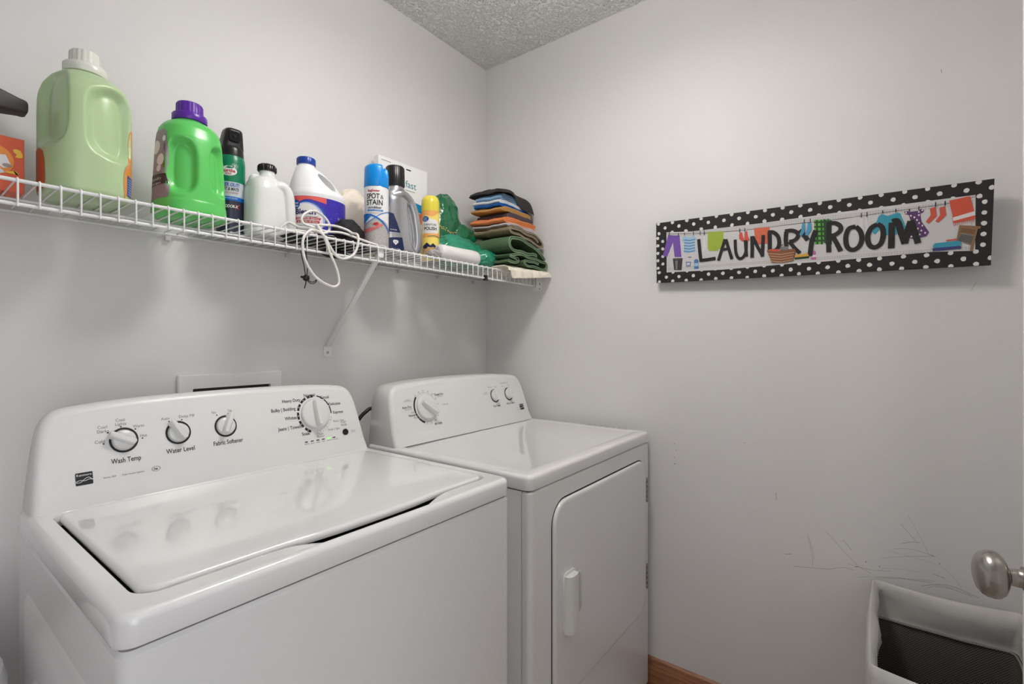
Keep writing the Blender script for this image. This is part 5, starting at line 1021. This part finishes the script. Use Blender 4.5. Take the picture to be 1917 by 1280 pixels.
# printed wheat dashes, cast onto the bag surface from its own axis
def bagpt(x, z, off): return None
q = MB(); random.seed(9)
bagob = [o for o in g_.children if o.name.startswith('bag_film')][0]
from mathutils.bvhtree import BVHTree
bv = BVHTree.FromPolygons([v.co + g_.location for v in bagob.data.vertices], [tuple(p.vertices) for p in bagob.data.polygons])
def cast(u, v, off):
    h = bv.ray_cast(Vector((u, -.5, v)), Vector((.25, 1, 0)).normalized())
    return tuple(h[0] + h[1] * off) if h[0] is not None else None
for k in range(60):
    row = k % 2; t = (k // 2) / 30
    u = -.520 + t * .135 + random.uniform(-.003, .003); v = SZ + (.150 - .035 * t if row == 0 else .107 + .006 * t) + random.uniform(-.006, .006)
    P_ = [cast(u + a, v + b_, .0012) for a, b_ in ((-.0035, -.001), (.0015, -.0018), (.0035, .0008), (-.0012, .0018))]
    if all(P_): q.add(P_, [(0, 1, 2, 3)], M_tan)
q.build('tan_print', g_, smooth=0)
t_ = thing('plastic_bag', (-.30, -.18, SZ), 'teal translucent plastic bag slumped on the shelf behind the white roll', 'plastic bag')
q = MB(); blob(q, (-.330, -.165, SZ + .050), (.130, .055, .062), M_tb, 31, .12, 2.2, n=(120, 70), flat=SZ + .0008, ridge=.09, sq=lambda p: Vector((p.x, p.y, p.z * (1.0 - .35 * p.x / .13)))); q.build('bag_film', t_, smooth=180)
q = MB(); blob(q, (-.268, -.222, SZ + .036), (.056, .045, .037), M_tb, 34, .08, 2.0, n=(90, 60), flat=SZ + .0008, ridge=.08); q.build('bag_bulge', t_, smooth=180)
r0_ = thing('bag_roll', (-.44, -.246, SZ + .026), 'white roll of plastic liners lying in front of the teal bag', 'roll of bags')
q = MB(); M_roll = mat('white_film_roll', rgb(234, 230, 227), .3, bump=(30, .3, 3, .002))
A_ = Vector((-.5330, -.2420, SZ + .0280)); E_ = Vector((-.3500, -.2520, SZ + .0255)); t = (E_ - A_).normalized(); a_ = t.cross(Vector((0, 0, 1))).normalized(); u_ = a_.cross(t)
loops = []
for s_, r_ in ((0, .0205), (.02, .0245), (.06, .0262), (.2, .0265), (.5, .0262), (.85, .0268), (.95, .0262), (.985, .0235), (1, .018)):
    loops.append([tuple(A_ + (E_ - A_) * s_ + (a_ * cos(th) + u_ * sin(th)) * (r_ * (1 + .03 * sin(3 * th + s_ * 4)))) for th in [2 * pi * k / 40 for k in range(40)]])
q.loft(loops, M_roll)
# spiral end
sp = []
for k in range(90):
    th = k * .28; rr = .003 + .0165 * k / 90; sp.append(tuple(A_ - t * (.0012 + .001 * sin(k)) + (a_ * cos(th) + u_ * sin(th)) * rr))
q.tube(sp, .0011, M_roll, n=5, sub=1)
q.build('film_roll', r0_, smooth=60)
q = MB(); M_clr = mat('clear_film', rgb(222, 222, 224), .12, trans=.55, bump=(90, .8, 3, .002))
blob(q, (-.556, -.246, SZ + .014), (.026, .022, .014), M_clr, 41, .25, 3.0, n=(50, 34), flat=SZ + .0008, ridge=.3); q.build('loose_film', r0_, smooth=180)

# ------------------------------------------------------------------ folded laundry stack
def arc(c, r, a0, a1, n=6): return [(c[0] + r * cos(radians(a0 + (a1 - a0) * k / n)), c[1] + r * sin(radians(a0 + (a1 - a0) * k / n))) for k in range(n + 1)]
def drape(x, y, z):
    k = max(0, min(1, (z - SZ - .008) / .016))
    return k * (.0085 * noise.noise(Vector((x * 11, y * 11, 2.2))) + .004 * noise.noise(Vector((x * 24, y * 24, 7.2))) + .003 - .30 * max(0, x + .16) ** 2 - .4 * max(0, -.27 - y) ** 2)
def cloth(name, label, cat, m, path, t, y0, y1, seed=0, sag=0.0, amp=.0018, taper=.0, tint=None, hump=.0, hx=-.2, edge=None):
    """a cloth folded along a path in the x-z plane, running back from y0 (front) to y1"""
    P = [Vector((a, b_, 0)) for a, b_ in path]
    # resample
    Q = [P[0]]
    for a, b_ in zip(P, P[1:]):
        n = max(1, int((b_ - a).length / .006))
        Q += [a.lerp(b_, (k + 1) / n) for k in range(n)]
    N = len(Q); up = []; dn = []
    for i, p in enumerate(Q):
        tt = (Q[min(i + 1, N - 1)] - Q[max(i - 1, 0)]).normalized(); n_ = Vector((-tt.y, tt.x, 0)) * t / 2
        up.append(p + n_); dn.append(p - n_)
    outline = up + list(reversed(dn)); M = 22; loops = []
    so = Vector((seed * 3.3, seed * 1.7, seed * 2.9))
    for j in range(M + 1):
        s = j / M; y = y0 + (y1 - y0) * s; row = []
        e = 1.0
        for p in outline:
            nz = noise.noise(Vector((p.x * 14, y * 14, p.y * 6)) + so) * amp + noise.noise(Vector((p.x * 40, y * 40, p.y * 20)) + so) * amp * .35
            hz = drape(p.x, y, p.y) if not hump else hump * (math.exp(-((p.x - hx) / .035) ** 2) * (1 - s * .6) - .35 * max(0, (p.x - hx) / .18)) if hump else 0
            dy = noise.noise(Vector((p.x * 12, 0, p.y * 30)) + so) * .006 * (1 - s) + taper * (p.x - path[0][0])
            row.append((p.x + noise.noise(Vector((y * 18, p.y * 40, 0)) + so) * amp * 1.5, y + dy, p.y + nz + hz - sag * s))
        loops.append(row)
    q = MB(); q.loft(loops, m)
    if edge:
        n = len(outline) // 2
        for rim in (loops[0][:n], loops[0][n:]): q.tube([rim[i] for i in range(0, len(rim), 2)], t * .16, edge, n=6, sub=1)
    o = q.build(name, None, smooth=60)
    return tag(o, label, cat, 'folded laundry stacked in the corner')
def wrapfold(x0, x1, z0, z1, t, inner=.025, slope=0.0):
    s = (z1 - z0 - t) / 3; L = [z0 + t / 2 + s * k for k in range(4)]; r = (L[3] - L[0]) / 2; r1 = s / 2
    p = [(x1, L[3])] + arc((x0 + r, (L[0] + L[3]) / 2), r, 90, 270, 8) + [(x1 - r1, L[0])] + arc((x1 - r1, L[0] + r1), r1, -90, 90, 5)[1:] + [(x0 + inner + r1, L[1])] + arc((x0 + inner + r1, L[1] + r1), r1, 270, 90, 5)[1:] + [(x1 - .02, L[2])]
    return [(a, b_ + slope * (a - x0)) for a, b_ in p]
def zigzag(x0, x1, z0, z1, n, t, ins=.006):
    s = (z1 - z0 - t) / max(1, n - 1); p = []; r = s / 2
    for k in range(n):
        z = z0 + t / 2 + s * k; a, b_ = (x0 + r + ins * (k % 3), x1 - r - ins * ((k + 1) % 3))
        if k % 2 == 0:
            p += [(b_ if k == 0 else p[-1][0], z)] if k == 0 else []
            p.append((a, z))
            if k < n - 1: p += arc((a, z + r), r, 270, 90, 5)[1:]
        else:
            p.append((b_, z))
            if k < n - 1: p += arc((b_, z + r), r, -90, 90, 5)[1:]
    return p
def terry(name, col, sc=220): return mat(name, col, .95, bump=(sc, 1.0, 2, .003), var=(180, .10), spec=.2)
def cotton(name, col): return mat(name, col, .9, bump=(500, .3, 2, .0008), var=(40, .05), spec=.2)
YB_ = -.135
Mt_g = terry('green_terry', rgb(84, 108, 78)); Mt_ge = mat('green_terry_hem', rgb(140, 166, 136), .9); Mt_t = terry('taupe_terry', rgb(136, 122, 98)); Mt_te = mat('taupe_hem', rgb(196, 180, 164), .9)
Mc_cr = cotton('cream_cotton', rgb(240, 232, 214))
# cream cloth at the bottom, draping over the front lip
q = MB(); loops = []
prof = [(-.07, SZ + .005), (-.15, SZ + .005), (-.24, SZ + .006), (-.281, SZ + .0065), (-.291, SZ + .002), (-.2945, SZ - .012), (-.2955, SZ - .027), (-.2960, SZ - .040)]
nx = 34
def crm(i, k, off):
    x = -.262 + (.250) * k / nx; y, z = prof[i]
    dr = max(0, min(1, (k / nx - .10) / .1)); cutoff = (.98 - .62 * (k / nx) ** 1.2)
    if i >= 4:
        y = -.291 + (y + .291) * 1; z = SZ + .002 + (z - SZ - .002) * cutoff * (1 if k > 1 else .3)
        y -= .003 * sin(k * .9)
    if i >= 3: y -= (.034 + .024 * (k / nx)) * (1 if i >= 4 else .85)
    z += noise.noise(Vector((x * 25, y * 25, 3))) * .0025 * (i < 4) + (.0015 if i < 4 else 0)
    return (x, y - off * (i >= 4) * 1.0, z + off * (i < 4))
top_ = [[crm(i, k, .0035) for k in range(nx + 1)] for i in range(len(prof))]; bot_ = [[crm(i, k, 0) for k in range(nx + 1)] for i in range(len(prof))]
v = [p for r_ in top_ for p in r_] + [p for r_ in bot_ for p in r_]; nn = nx + 1; n0_ = len(prof) * nn; fcs = []
for i in range(len(prof) - 1):
    for k in range(nx):
        a = i * nn + k; fcs.append((a, a + 1, a + nn + 1, a + nn)); fcs.append((n0_ + a, n0_ + a + nn, n0_ + a + nn + 1, n0_ + a + 1))
for k in range(nx): fcs.append((k, n0_ + k, n0_ + k + 1, k + 1)); e = (len(prof) - 1) * nn + k; fcs.append((e, e + 1, n0_ + e + 1, n0_ + e))
for i in range(len(prof) - 1):
    a = i * nn; fcs.append((a, a + nn, n0_ + a + nn, n0_ + a)); a = i * nn + nx; fcs.append((a, n0_ + a, n0_ + a + nn, a + nn))
q.add(v, fcs, Mc_cr)
tag(q.build('cream_cloth', None, smooth=70), 'cream cotton cloth at the bottom of the folded stack, draped over the shelf lip', 'cloth', 'folded laundry stacked in the corner')
def soft(p): return [(q_.x, SZ + q_.y) for q_ in catmull([(a, b_, 0) for a, b_ in p], 5)]
LOWG = soft([(-.268, .0225), (-.235, .0200), (-.212, .0235), (-.214, .0320), (-.235, .0370), (-.262, .0420), (-.225, .0500), (-.17, .0525), (-.11, .0505), (-.06, .0480), (-.030, .0490), (-.0185, .0400), (-.024, .0230), (-.060, .0190), (-.115, .0200), (-.158, .0190), (-.176, .0260), (-.165, .0350), (-.125, .0385), (-.075, .0340)])
UPG = soft([(-.022, .0610), (-.060, .0790), (-.110, .0960), (-.165, .1080), (-.220, .1130), (-.252, .1070), (-.262, .0880), (-.252, .0700), (-.222, .0625), (-.165, .0620), (-.115, .0660), (-.080, .0620)])
UPG2 = None
TAU = soft([(-.228, .1590), (-.150, .1560), (-.070, .1460), (-.026, .1320), (-.022, .1160), (-.045, .1110), (-.085, .1160), (-.120, .1255), (-.180, .1300), (-.232, .1330), (-.247, .1415), (-.232, .1490), (-.160, .1465), (-.090, .1370), (-.052, .1270)])
cloth('green_towel', 'lower green terry towel, loosely folded directly on the cream cloth', 'towel', Mt_g, LOWG, .0075, -.336, YB_, 2, amp=.0030, edge=Mt_ge)
cloth('green_towel', 'upper green terry towel, thick roll fold between lower green towel and taupe towel', 'towel', Mt_g, UPG, .0090, -.334, YB_, 5, amp=.0026, edge=Mt_ge)
cloth('taupe_towel', 'taupe terry towel folded with dark-edged layers, above the green towels', 'towel', Mt_t, TAU, .0060, -.322, YB_, 7, amp=.0020, edge=Mt_te)
z = SZ + .1630
LAY = [('lavender_shirt', 'thin pale lavender folded shirt just above the taupe towel', rgb(206, 198, 204), .0130, 3, -.236, -.300), ('orange_shirt', 'orange folded shirt in the middle of the stack', rgb(224, 136, 84), .0240, 3, -.238, -.292),
       ('plum_shirt', 'dark plum-grey folded shirt above the orange one', rgb(92, 78, 84), .0220, 3, -.206, -.284), ('mustard_shirt', 'mustard-tan folded shirt above the plum one', rgb(196, 150, 88), .0190, 3, -.234, -.274),
       ('royal_blue_shirt', 'royal blue folded shirt with white inner layer', rgb(34, 92, 166), .0140, 2, -.226, -.262), ('white_print_shirt', 'white folded shirt with blue trim under the light blue one', rgb(222, 222, 224), .0140, 2, -.222, -.258),
       ('light_blue_shirt', 'light blue-grey knit shirt folded just below the charcoal top one', rgb(128, 164, 196), .0260, 3, -.214, -.252)]
for i, (nm, lb, col, h, n, xa, ya) in enumerate(LAY):
    cloth(nm, lb, 'folded shirt', cotton(nm + '_cotton', col), zigzag(xa, -.024 - .002 * i, z + .0008, z + h - .0012, n, h / n - .0012), h / n - .0014, ya, YB_ + .004 + .01 * (i % 2), 11 + i, amp=.0009)
    z += h + .0006
# charcoal top cloth: crumpled with a peak and a side hanging over the front right
Mch = cotton('charcoal_cotton', rgb(58, 56, 55)); q = MB(); NX, NY = 46, 34; vt = []; vb = []
for j in range(NY + 1):
    for i in range(NX + 1):
        u = i / NX; v_ = j / NY; x = -.222 + .200 * u; y = -.262 + .165 * v_
        zt = z + .012 + drape(x, y, z) + .030 * math.exp(-((u - .42) / .22) ** 2) * (.5 + .5 * v_) + .008 * math.exp(-((u - .85) / .16) ** 2) + noise.noise(Vector((u * 3.2, v_ * 3.2, 4.4))) * .007 + (1 - abs(noise.noise(Vector((u * 4, v_ * 4, 8)))) * 3) * .002
        e = min(u, 1 - u, v_, 1 - v_) / .07
        if e < 1: b0_ = z + .002 + drape(x, y, z); zt = b0_ + (zt - b0_) * sqrt(max(0, 1 - (1 - e) ** 2))
        if v_ < .10 and u > .55: y -= .012 * min(1, (u - .55) / .2) * (1 - v_ / .1)
        zb = z + .0010 + drape(x, y, z)
        if v_ < .18:
            s_ = (.18 - v_) / .18; yb2 = -.262 + .165 * .18; dr = .056 * max(0, min(1, (u - .38) / .35)); y = yb2 - (.040 + .012 * sin(u * 9)) * s_ ** .5
            zt = z + .014 + drape(x, yb2, z) + .026 * math.exp(-((u - .42) / .22) ** 2) * .5 * (1 - s_) - dr * s_ ** 1.6 - (.010 * s_ if u < .4 else 0); zb = zt - .010 - .002 * (1 - s_)
        vt.append((x, y, zt)); vb.append((x, y, zb))
nn = NX + 1; fcs = []; o_ = len(vt)
for j in range(NY):
    for i in range(NX):
        a = j * nn + i; fcs.append((a, a + 1, a + nn + 1, a + nn)); fcs.append((o_ + a, o_ + a + nn, o_ + a + nn + 1, o_ + a + 1))
for i in range(NX): a = i; fcs.append((a, o_ + a, o_ + a + 1, a + 1)); a = NY * nn + i; fcs.append((a, a + 1, o_ + a + 1, o_ + a))
for j in range(NY): a = j * nn; fcs.append((a, a + nn, o_ + a + nn, o_ + a)); a = j * nn + NX; fcs.append((a, o_ + a, o_ + a + nn, a + nn))
q.add(vt + vb, fcs, Mch)
tag(q.build('charcoal_shirt', None, smooth=70), 'crumpled charcoal grey shirt on top of the folded stack', 'folded shirt', 'folded laundry stacked in the corner')

# ------------------------------------------------------------------ wall sign
ST = Vector((-.042, -.802, 1.627)); SU = Vector((-.0239538, -.9994728, -.0219177)); SV = Vector((-.0783702, -.0199792, .9967241)); SN = Vector((-.9966365, .025593, -.0778503))
SW, SH = .8350, .2045
sg = thing('laundry_sign', tuple(ST), 'long black polka-dot canvas sign reading LAUNDRY ROOM on the right wall', 'sign')
def sp_(u, v, off=0): return tuple(ST + SU * u + SV * v + SN * off)
M_scan = mat('sign_black_canvas', rgb(30, 27, 25), .6, bump=(900, .15, 1, .0005)); M_swh = mat('sign_white', rgb(222, 218, 214), .6)
q = MB(); q.add([sp_(u, v, o) for o in (-.019, 0) for u, v in ((0, 0), (SW, 0), (SW, -SH), (0, -SH))], [(0, 1, 2, 3), (4, 7, 6, 5), (0, 4, 5, 1), (1, 5, 6, 2), (2, 6, 7, 3), (3, 7, 4, 0)], M_scan); q.build('canvas', sg, smooth=0, bevel=.0012)
L1 = lambda u, v: sp_(u, v, .0003); L2 = lambda u, v: sp_(u, v, .0006); L3 = lambda u, v: sp_(u, v, .0009); L4 = lambda u, v: sp_(u, v, .0012); L5 = lambda u, v: sp_(u, v, .0015)
q = MB()
PU0 = SIGN_PANEL[0][0]; PU1 = .8040; PV0 = -.0375; PV1 = -.1690
random.seed(3)
# dots
rows = [(-.0035, 0), (-.0195, 1), (-.0370, 0), (-.1700, 0), (-.1860, 1), (-.2015, 0)]
for v, odd in rows:
    u = .010 + (.0235 if odd else 0)
    while u < SW:
        uu = u + random.uniform(-.002, .002); vv = v + random.uniform(-.0012, .0012)
        pts = [(uu + .0058 * cos(a) * random.uniform(.85, 1.1), min(-.0003, max(-SH + .0003, vv + .0058 * sin(a) * random.uniform(.85, 1.1)))) for a in [2 * pi * k / 9 for k in range(9)]]
        pts = [(min(max(a, .0003), SW - .0003), b_) for a, b_ in pts]
        put_poly(q, pts, M_swh, L1); u += .047
for u, odd in ((.006, 0), (.0235, 1), (SW - .0155, 0)):
    v = -.052 + (-.012 if odd else 0)
    while v > -.160:
        put_poly(q, [(u + .0056 * cos(a) * random.uniform(.85, 1.1), v + .0056 * sin(a) * random.uniform(.85, 1.1)) for a in [2 * pi * k / 9 for k in range(9)]], M_swh, L1); v -= .0255
q.build('polka_dots', sg, smooth=0)
q = MB(); put_poly(q, SIGN_PANEL, mat('sign_panel', rgb(206, 203, 202), .6), L2, .04); q.build('panel', sg, smooth=0)
q = MB()
M_st = mat('sign_stitch', rgb(120, 116, 114), .6)
for v in (-.0445, -.0490, -.0535, -.1570, -.1615):
    u = PU0 + .006
    while u < PU1 - .01: put_stroke(q, [(u, v), (u + .0038, v)], .0008, M_st, L3); u += .006
for u_s in (PU0 + .005, PU0 + .010, PU1 - .006):
    v = -.045
    while v > -.160: put_stroke(q, [(u_s, v), (u_s, v - .0038)], .0008, M_st, L3); v -= .006
PC = dict(purple=(118, 82, 168), sky=(160, 190, 214), blue=(74, 118, 168), lime=(158, 178, 62), red=(206, 84, 66), coral=(214, 106, 78), cyan=(70, 150, 186), plaid=(88, 170, 56), darkgreen=(38, 70, 40), dark=(58, 56, 55), grey=(120, 118, 116), greyl=(84, 82, 80),
          bluegrey=(130, 142, 176), ink=(30, 27, 25), whitep=(222, 218, 214), basket=(132, 84, 58), tan=(196, 150, 112), yellow=(208, 160, 70), pink=(188, 108, 160), paleoff=(214, 211, 210), teal=(56, 150, 172), plum=(92, 56, 104), redtowel=(208, 84, 58), wood=(140, 106, 72), woodd=(120, 84, 58), navy=(62, 58, 120))
for i, (c, pts) in enumerate(SIGN_POLYS):
    put_poly(q, pts, mat('sign_' + c, rgb(*PC[c]), .6), (lambda k: (lambda u, v: sp_(u, v, .0009 + k)))(.000012 * i))
put_stroke(q, SIGN_LINE, .0010, M_ink, L3, 3)
for p in SIGN_PINS: put_stroke(q, p, .0020, M_ink, lambda u, v: sp_(u, v, .0022))
q.build('painted_laundry', sg, smooth=0)
q = MB()
for i, (pts, wd) in enumerate(SIGN_STROKES): put_stroke(q, pts, wd * 1.12, M_scan, (lambda k: (lambda u, v: sp_(u, v, .0024 + k)))(.00001 * i), 6)
q.build('lettering', sg, smooth=0)
q = MB()   # items painted over the letters keep their place in front
for i, (c, pts) in enumerate(SIGN_POLYS):
    if c in ('basket', 'tan', 'cyan', 'yellow') or (c in ('red', 'grey', 'darkgreen') and .28 < pts[0][0] < .40 and pts[0][1] < -.09): put_poly(q, pts, mat('sign_' + c, rgb(*PC[c]), .6), (lambda k: (lambda u, v: sp_(u, v, .0030 + k)))(.00001 * i))
q.build('painted_basket', sg, smooth=0)

# ------------------------------------------------------------------ hamper
HX0, HX1, HY0, HY1, HZ = -.4790, -.0300, -1.6900, -1.4010, .5785
M_fab = mat('hamper_canvas', rgb(196, 193, 189), .8, bump=(300, .25, 2, .001))
M_hm = bpy.data.materials.new('hamper_mesh'); M_hm.use_nodes = True; nt = M_hm.node_tree; b = nt.nodes['Principled BSDF']; b.inputs['Roughness'].default_value = .8
tc = nt.nodes.new('ShaderNodeTexCoord'); sx = nt.nodes.new('ShaderNodeSeparateXYZ'); ad = nt.nodes.new('ShaderNodeMath'); ad.operation = 'ADD'; cx2 = nt.nodes.new('ShaderNodeCombineXYZ')
nt.links.new(tc.outputs['Object'], sx.inputs[0]); nt.links.new(sx.outputs['X'], ad.inputs[0]); nt.links.new(sx.outputs['Y'], ad.inputs[1]); nt.links.new(ad.outputs[0], cx2.inputs['X']); nt.links.new(sx.outputs['Z'], cx2.inputs['Y'])
mp = nt.nodes.new('ShaderNodeMapping'); mp.inputs['Rotation'].default_value = (0, 0, radians(45)); nt.links.new(cx2.outputs[0], mp.inputs['Vector'])
vo = nt.nodes.new('ShaderNodeTexVoronoi'); vo.voronoi_dimensions = '2D'; vo.feature = 'F1'; vo.inputs['Scale'].default_value = 230; vo.inputs['Randomness'].default_value = .0
cr = nt.nodes.new('ShaderNodeValToRGB'); cr.color_ramp.elements[0].position = .34; cr.color_ramp.elements[0].color = rgb(30, 27, 25); cr.color_ramp.elements[1].position = .46; cr.color_ramp.elements[1].color = rgb(112, 106, 98)
nt.links.new(mp.outputs['Vector'], vo.inputs['Vector']); nt.links.new(vo.outputs['Distance'], cr.inputs['Fac']); nt.links.new(cr.outputs['Color'], b.inputs['Base Color'])
hm = thing('laundry_hamper', ((HX0 + HX1) / 2, (HY0 + HY1) / 2, 0), 'open grey-white fabric hamper with black mesh lining in the lower right corner', 'laundry hamper')
def hloop(i, z, bulge=0, sag=0, wave=0):
    L = []
    for k, (a, b_) in enumerate(rrect(HX0 + i, HX1 - i, HY0 + i, HY1 - i, .010, 3, 16)):
        tx = (a - HX0) / (HX1 - HX0); ty = (b_ - HY0) / (HY1 - HY0)
        s_ = sag * (4 * tx * (1 - tx) * (1 if (ty < .04 or ty > .96) else 0) + 4 * ty * (1 - ty) * (1 if (tx < .03 or tx > .97) else 0))
        bx = by = 0
        if ty > .96: by = bulge * 4 * tx * (1 - tx)
        if tx < .03: bx = -bulge * 4 * ty * (1 - ty)
        wv = wave * (noise.noise(Vector((a * 9 + z * 7, b_ * 9 + z * 7, z * 4))) + .6 * noise.noise(Vector((a * 22 - z * 20, b_ * 22 - z * 20, 3))))
        L.append((min(a + bx + wv, -.006), b_ + by + wv, z - s_))
    return L
q = MB()
q.loft([hloop(.004, .03), hloop(0, .04, .004), hloop(0, .30, .010, 0, .004), hloop(0, .42, .012, 0, .004), hloop(0, HZ - .025, .008, .008, .002), hloop(.001, HZ - .003, .004, .010), hloop(.004, HZ, .003, .010), hloop(.007, HZ - .003, .003, .010), hloop(.014, HZ - .02, -.004, .008, .010), hloop(.013, HZ - .04, -.005, .006, .013), hloop(.012, HZ - .060, -.005, .004, .013), hloop(.011, HZ - .080, -.006, .002, .010), hloop(.009, HZ - .098, -.006, .0, .008), hloop(.0105, HZ - .101, -.006, 0, .008)], M_fab, True, False)
q.build('canvas_shell', hm, smooth=60)
q = MB()
def hin(i, z, wv=.004): return [(x, y, zz) for x, y, zz in hloop(i, z, -.004, 0, wv)]
q.loft([hin(.012, .045), hin(.0125, .2), hin(.012, HZ - .100), hin(.0102, HZ - .0965)], M_hm, True, False); q.build('mesh_lining', hm, smooth=60)
q = MB()
q.tube([(x, y, z) for x, y, z in hloop(.0135, HZ - .0985, -.006, 0, .008)], .0022, mat('hem_tape', rgb(150, 146, 141), .8), n=6, sub=1, closed=True); q.build('hem_tape', hm, smooth=60)
for cx_, cy_ in ((HX0 + .03, HY0 + .03), (HX1 - .03, HY0 + .03), (HX0 + .03, HY1 - .03), (HX1 - .03, HY1 - .03)):
    q = MB(); q.lathe((cx_, cy_, 0), [(.012, 0), (.014, .004), (.012, .032)], M_blk, n=14); q.build('foot', hm)

# ------------------------------------------------------------------ white bin left of the washer
q = MB(); q.lathe((-1.690, -.30, 0), [(.115, 0), (.120, .004), (.135, .67), (.142, .675), (.143, .69), (.138, .712), (.10, .730), (.03, .738)], M_jug, n=48)
tag(q.build('waste_bin', None, smooth=50), 'white rounded bin beside the washing machine, only its edge in the lower left corner', 'bin')
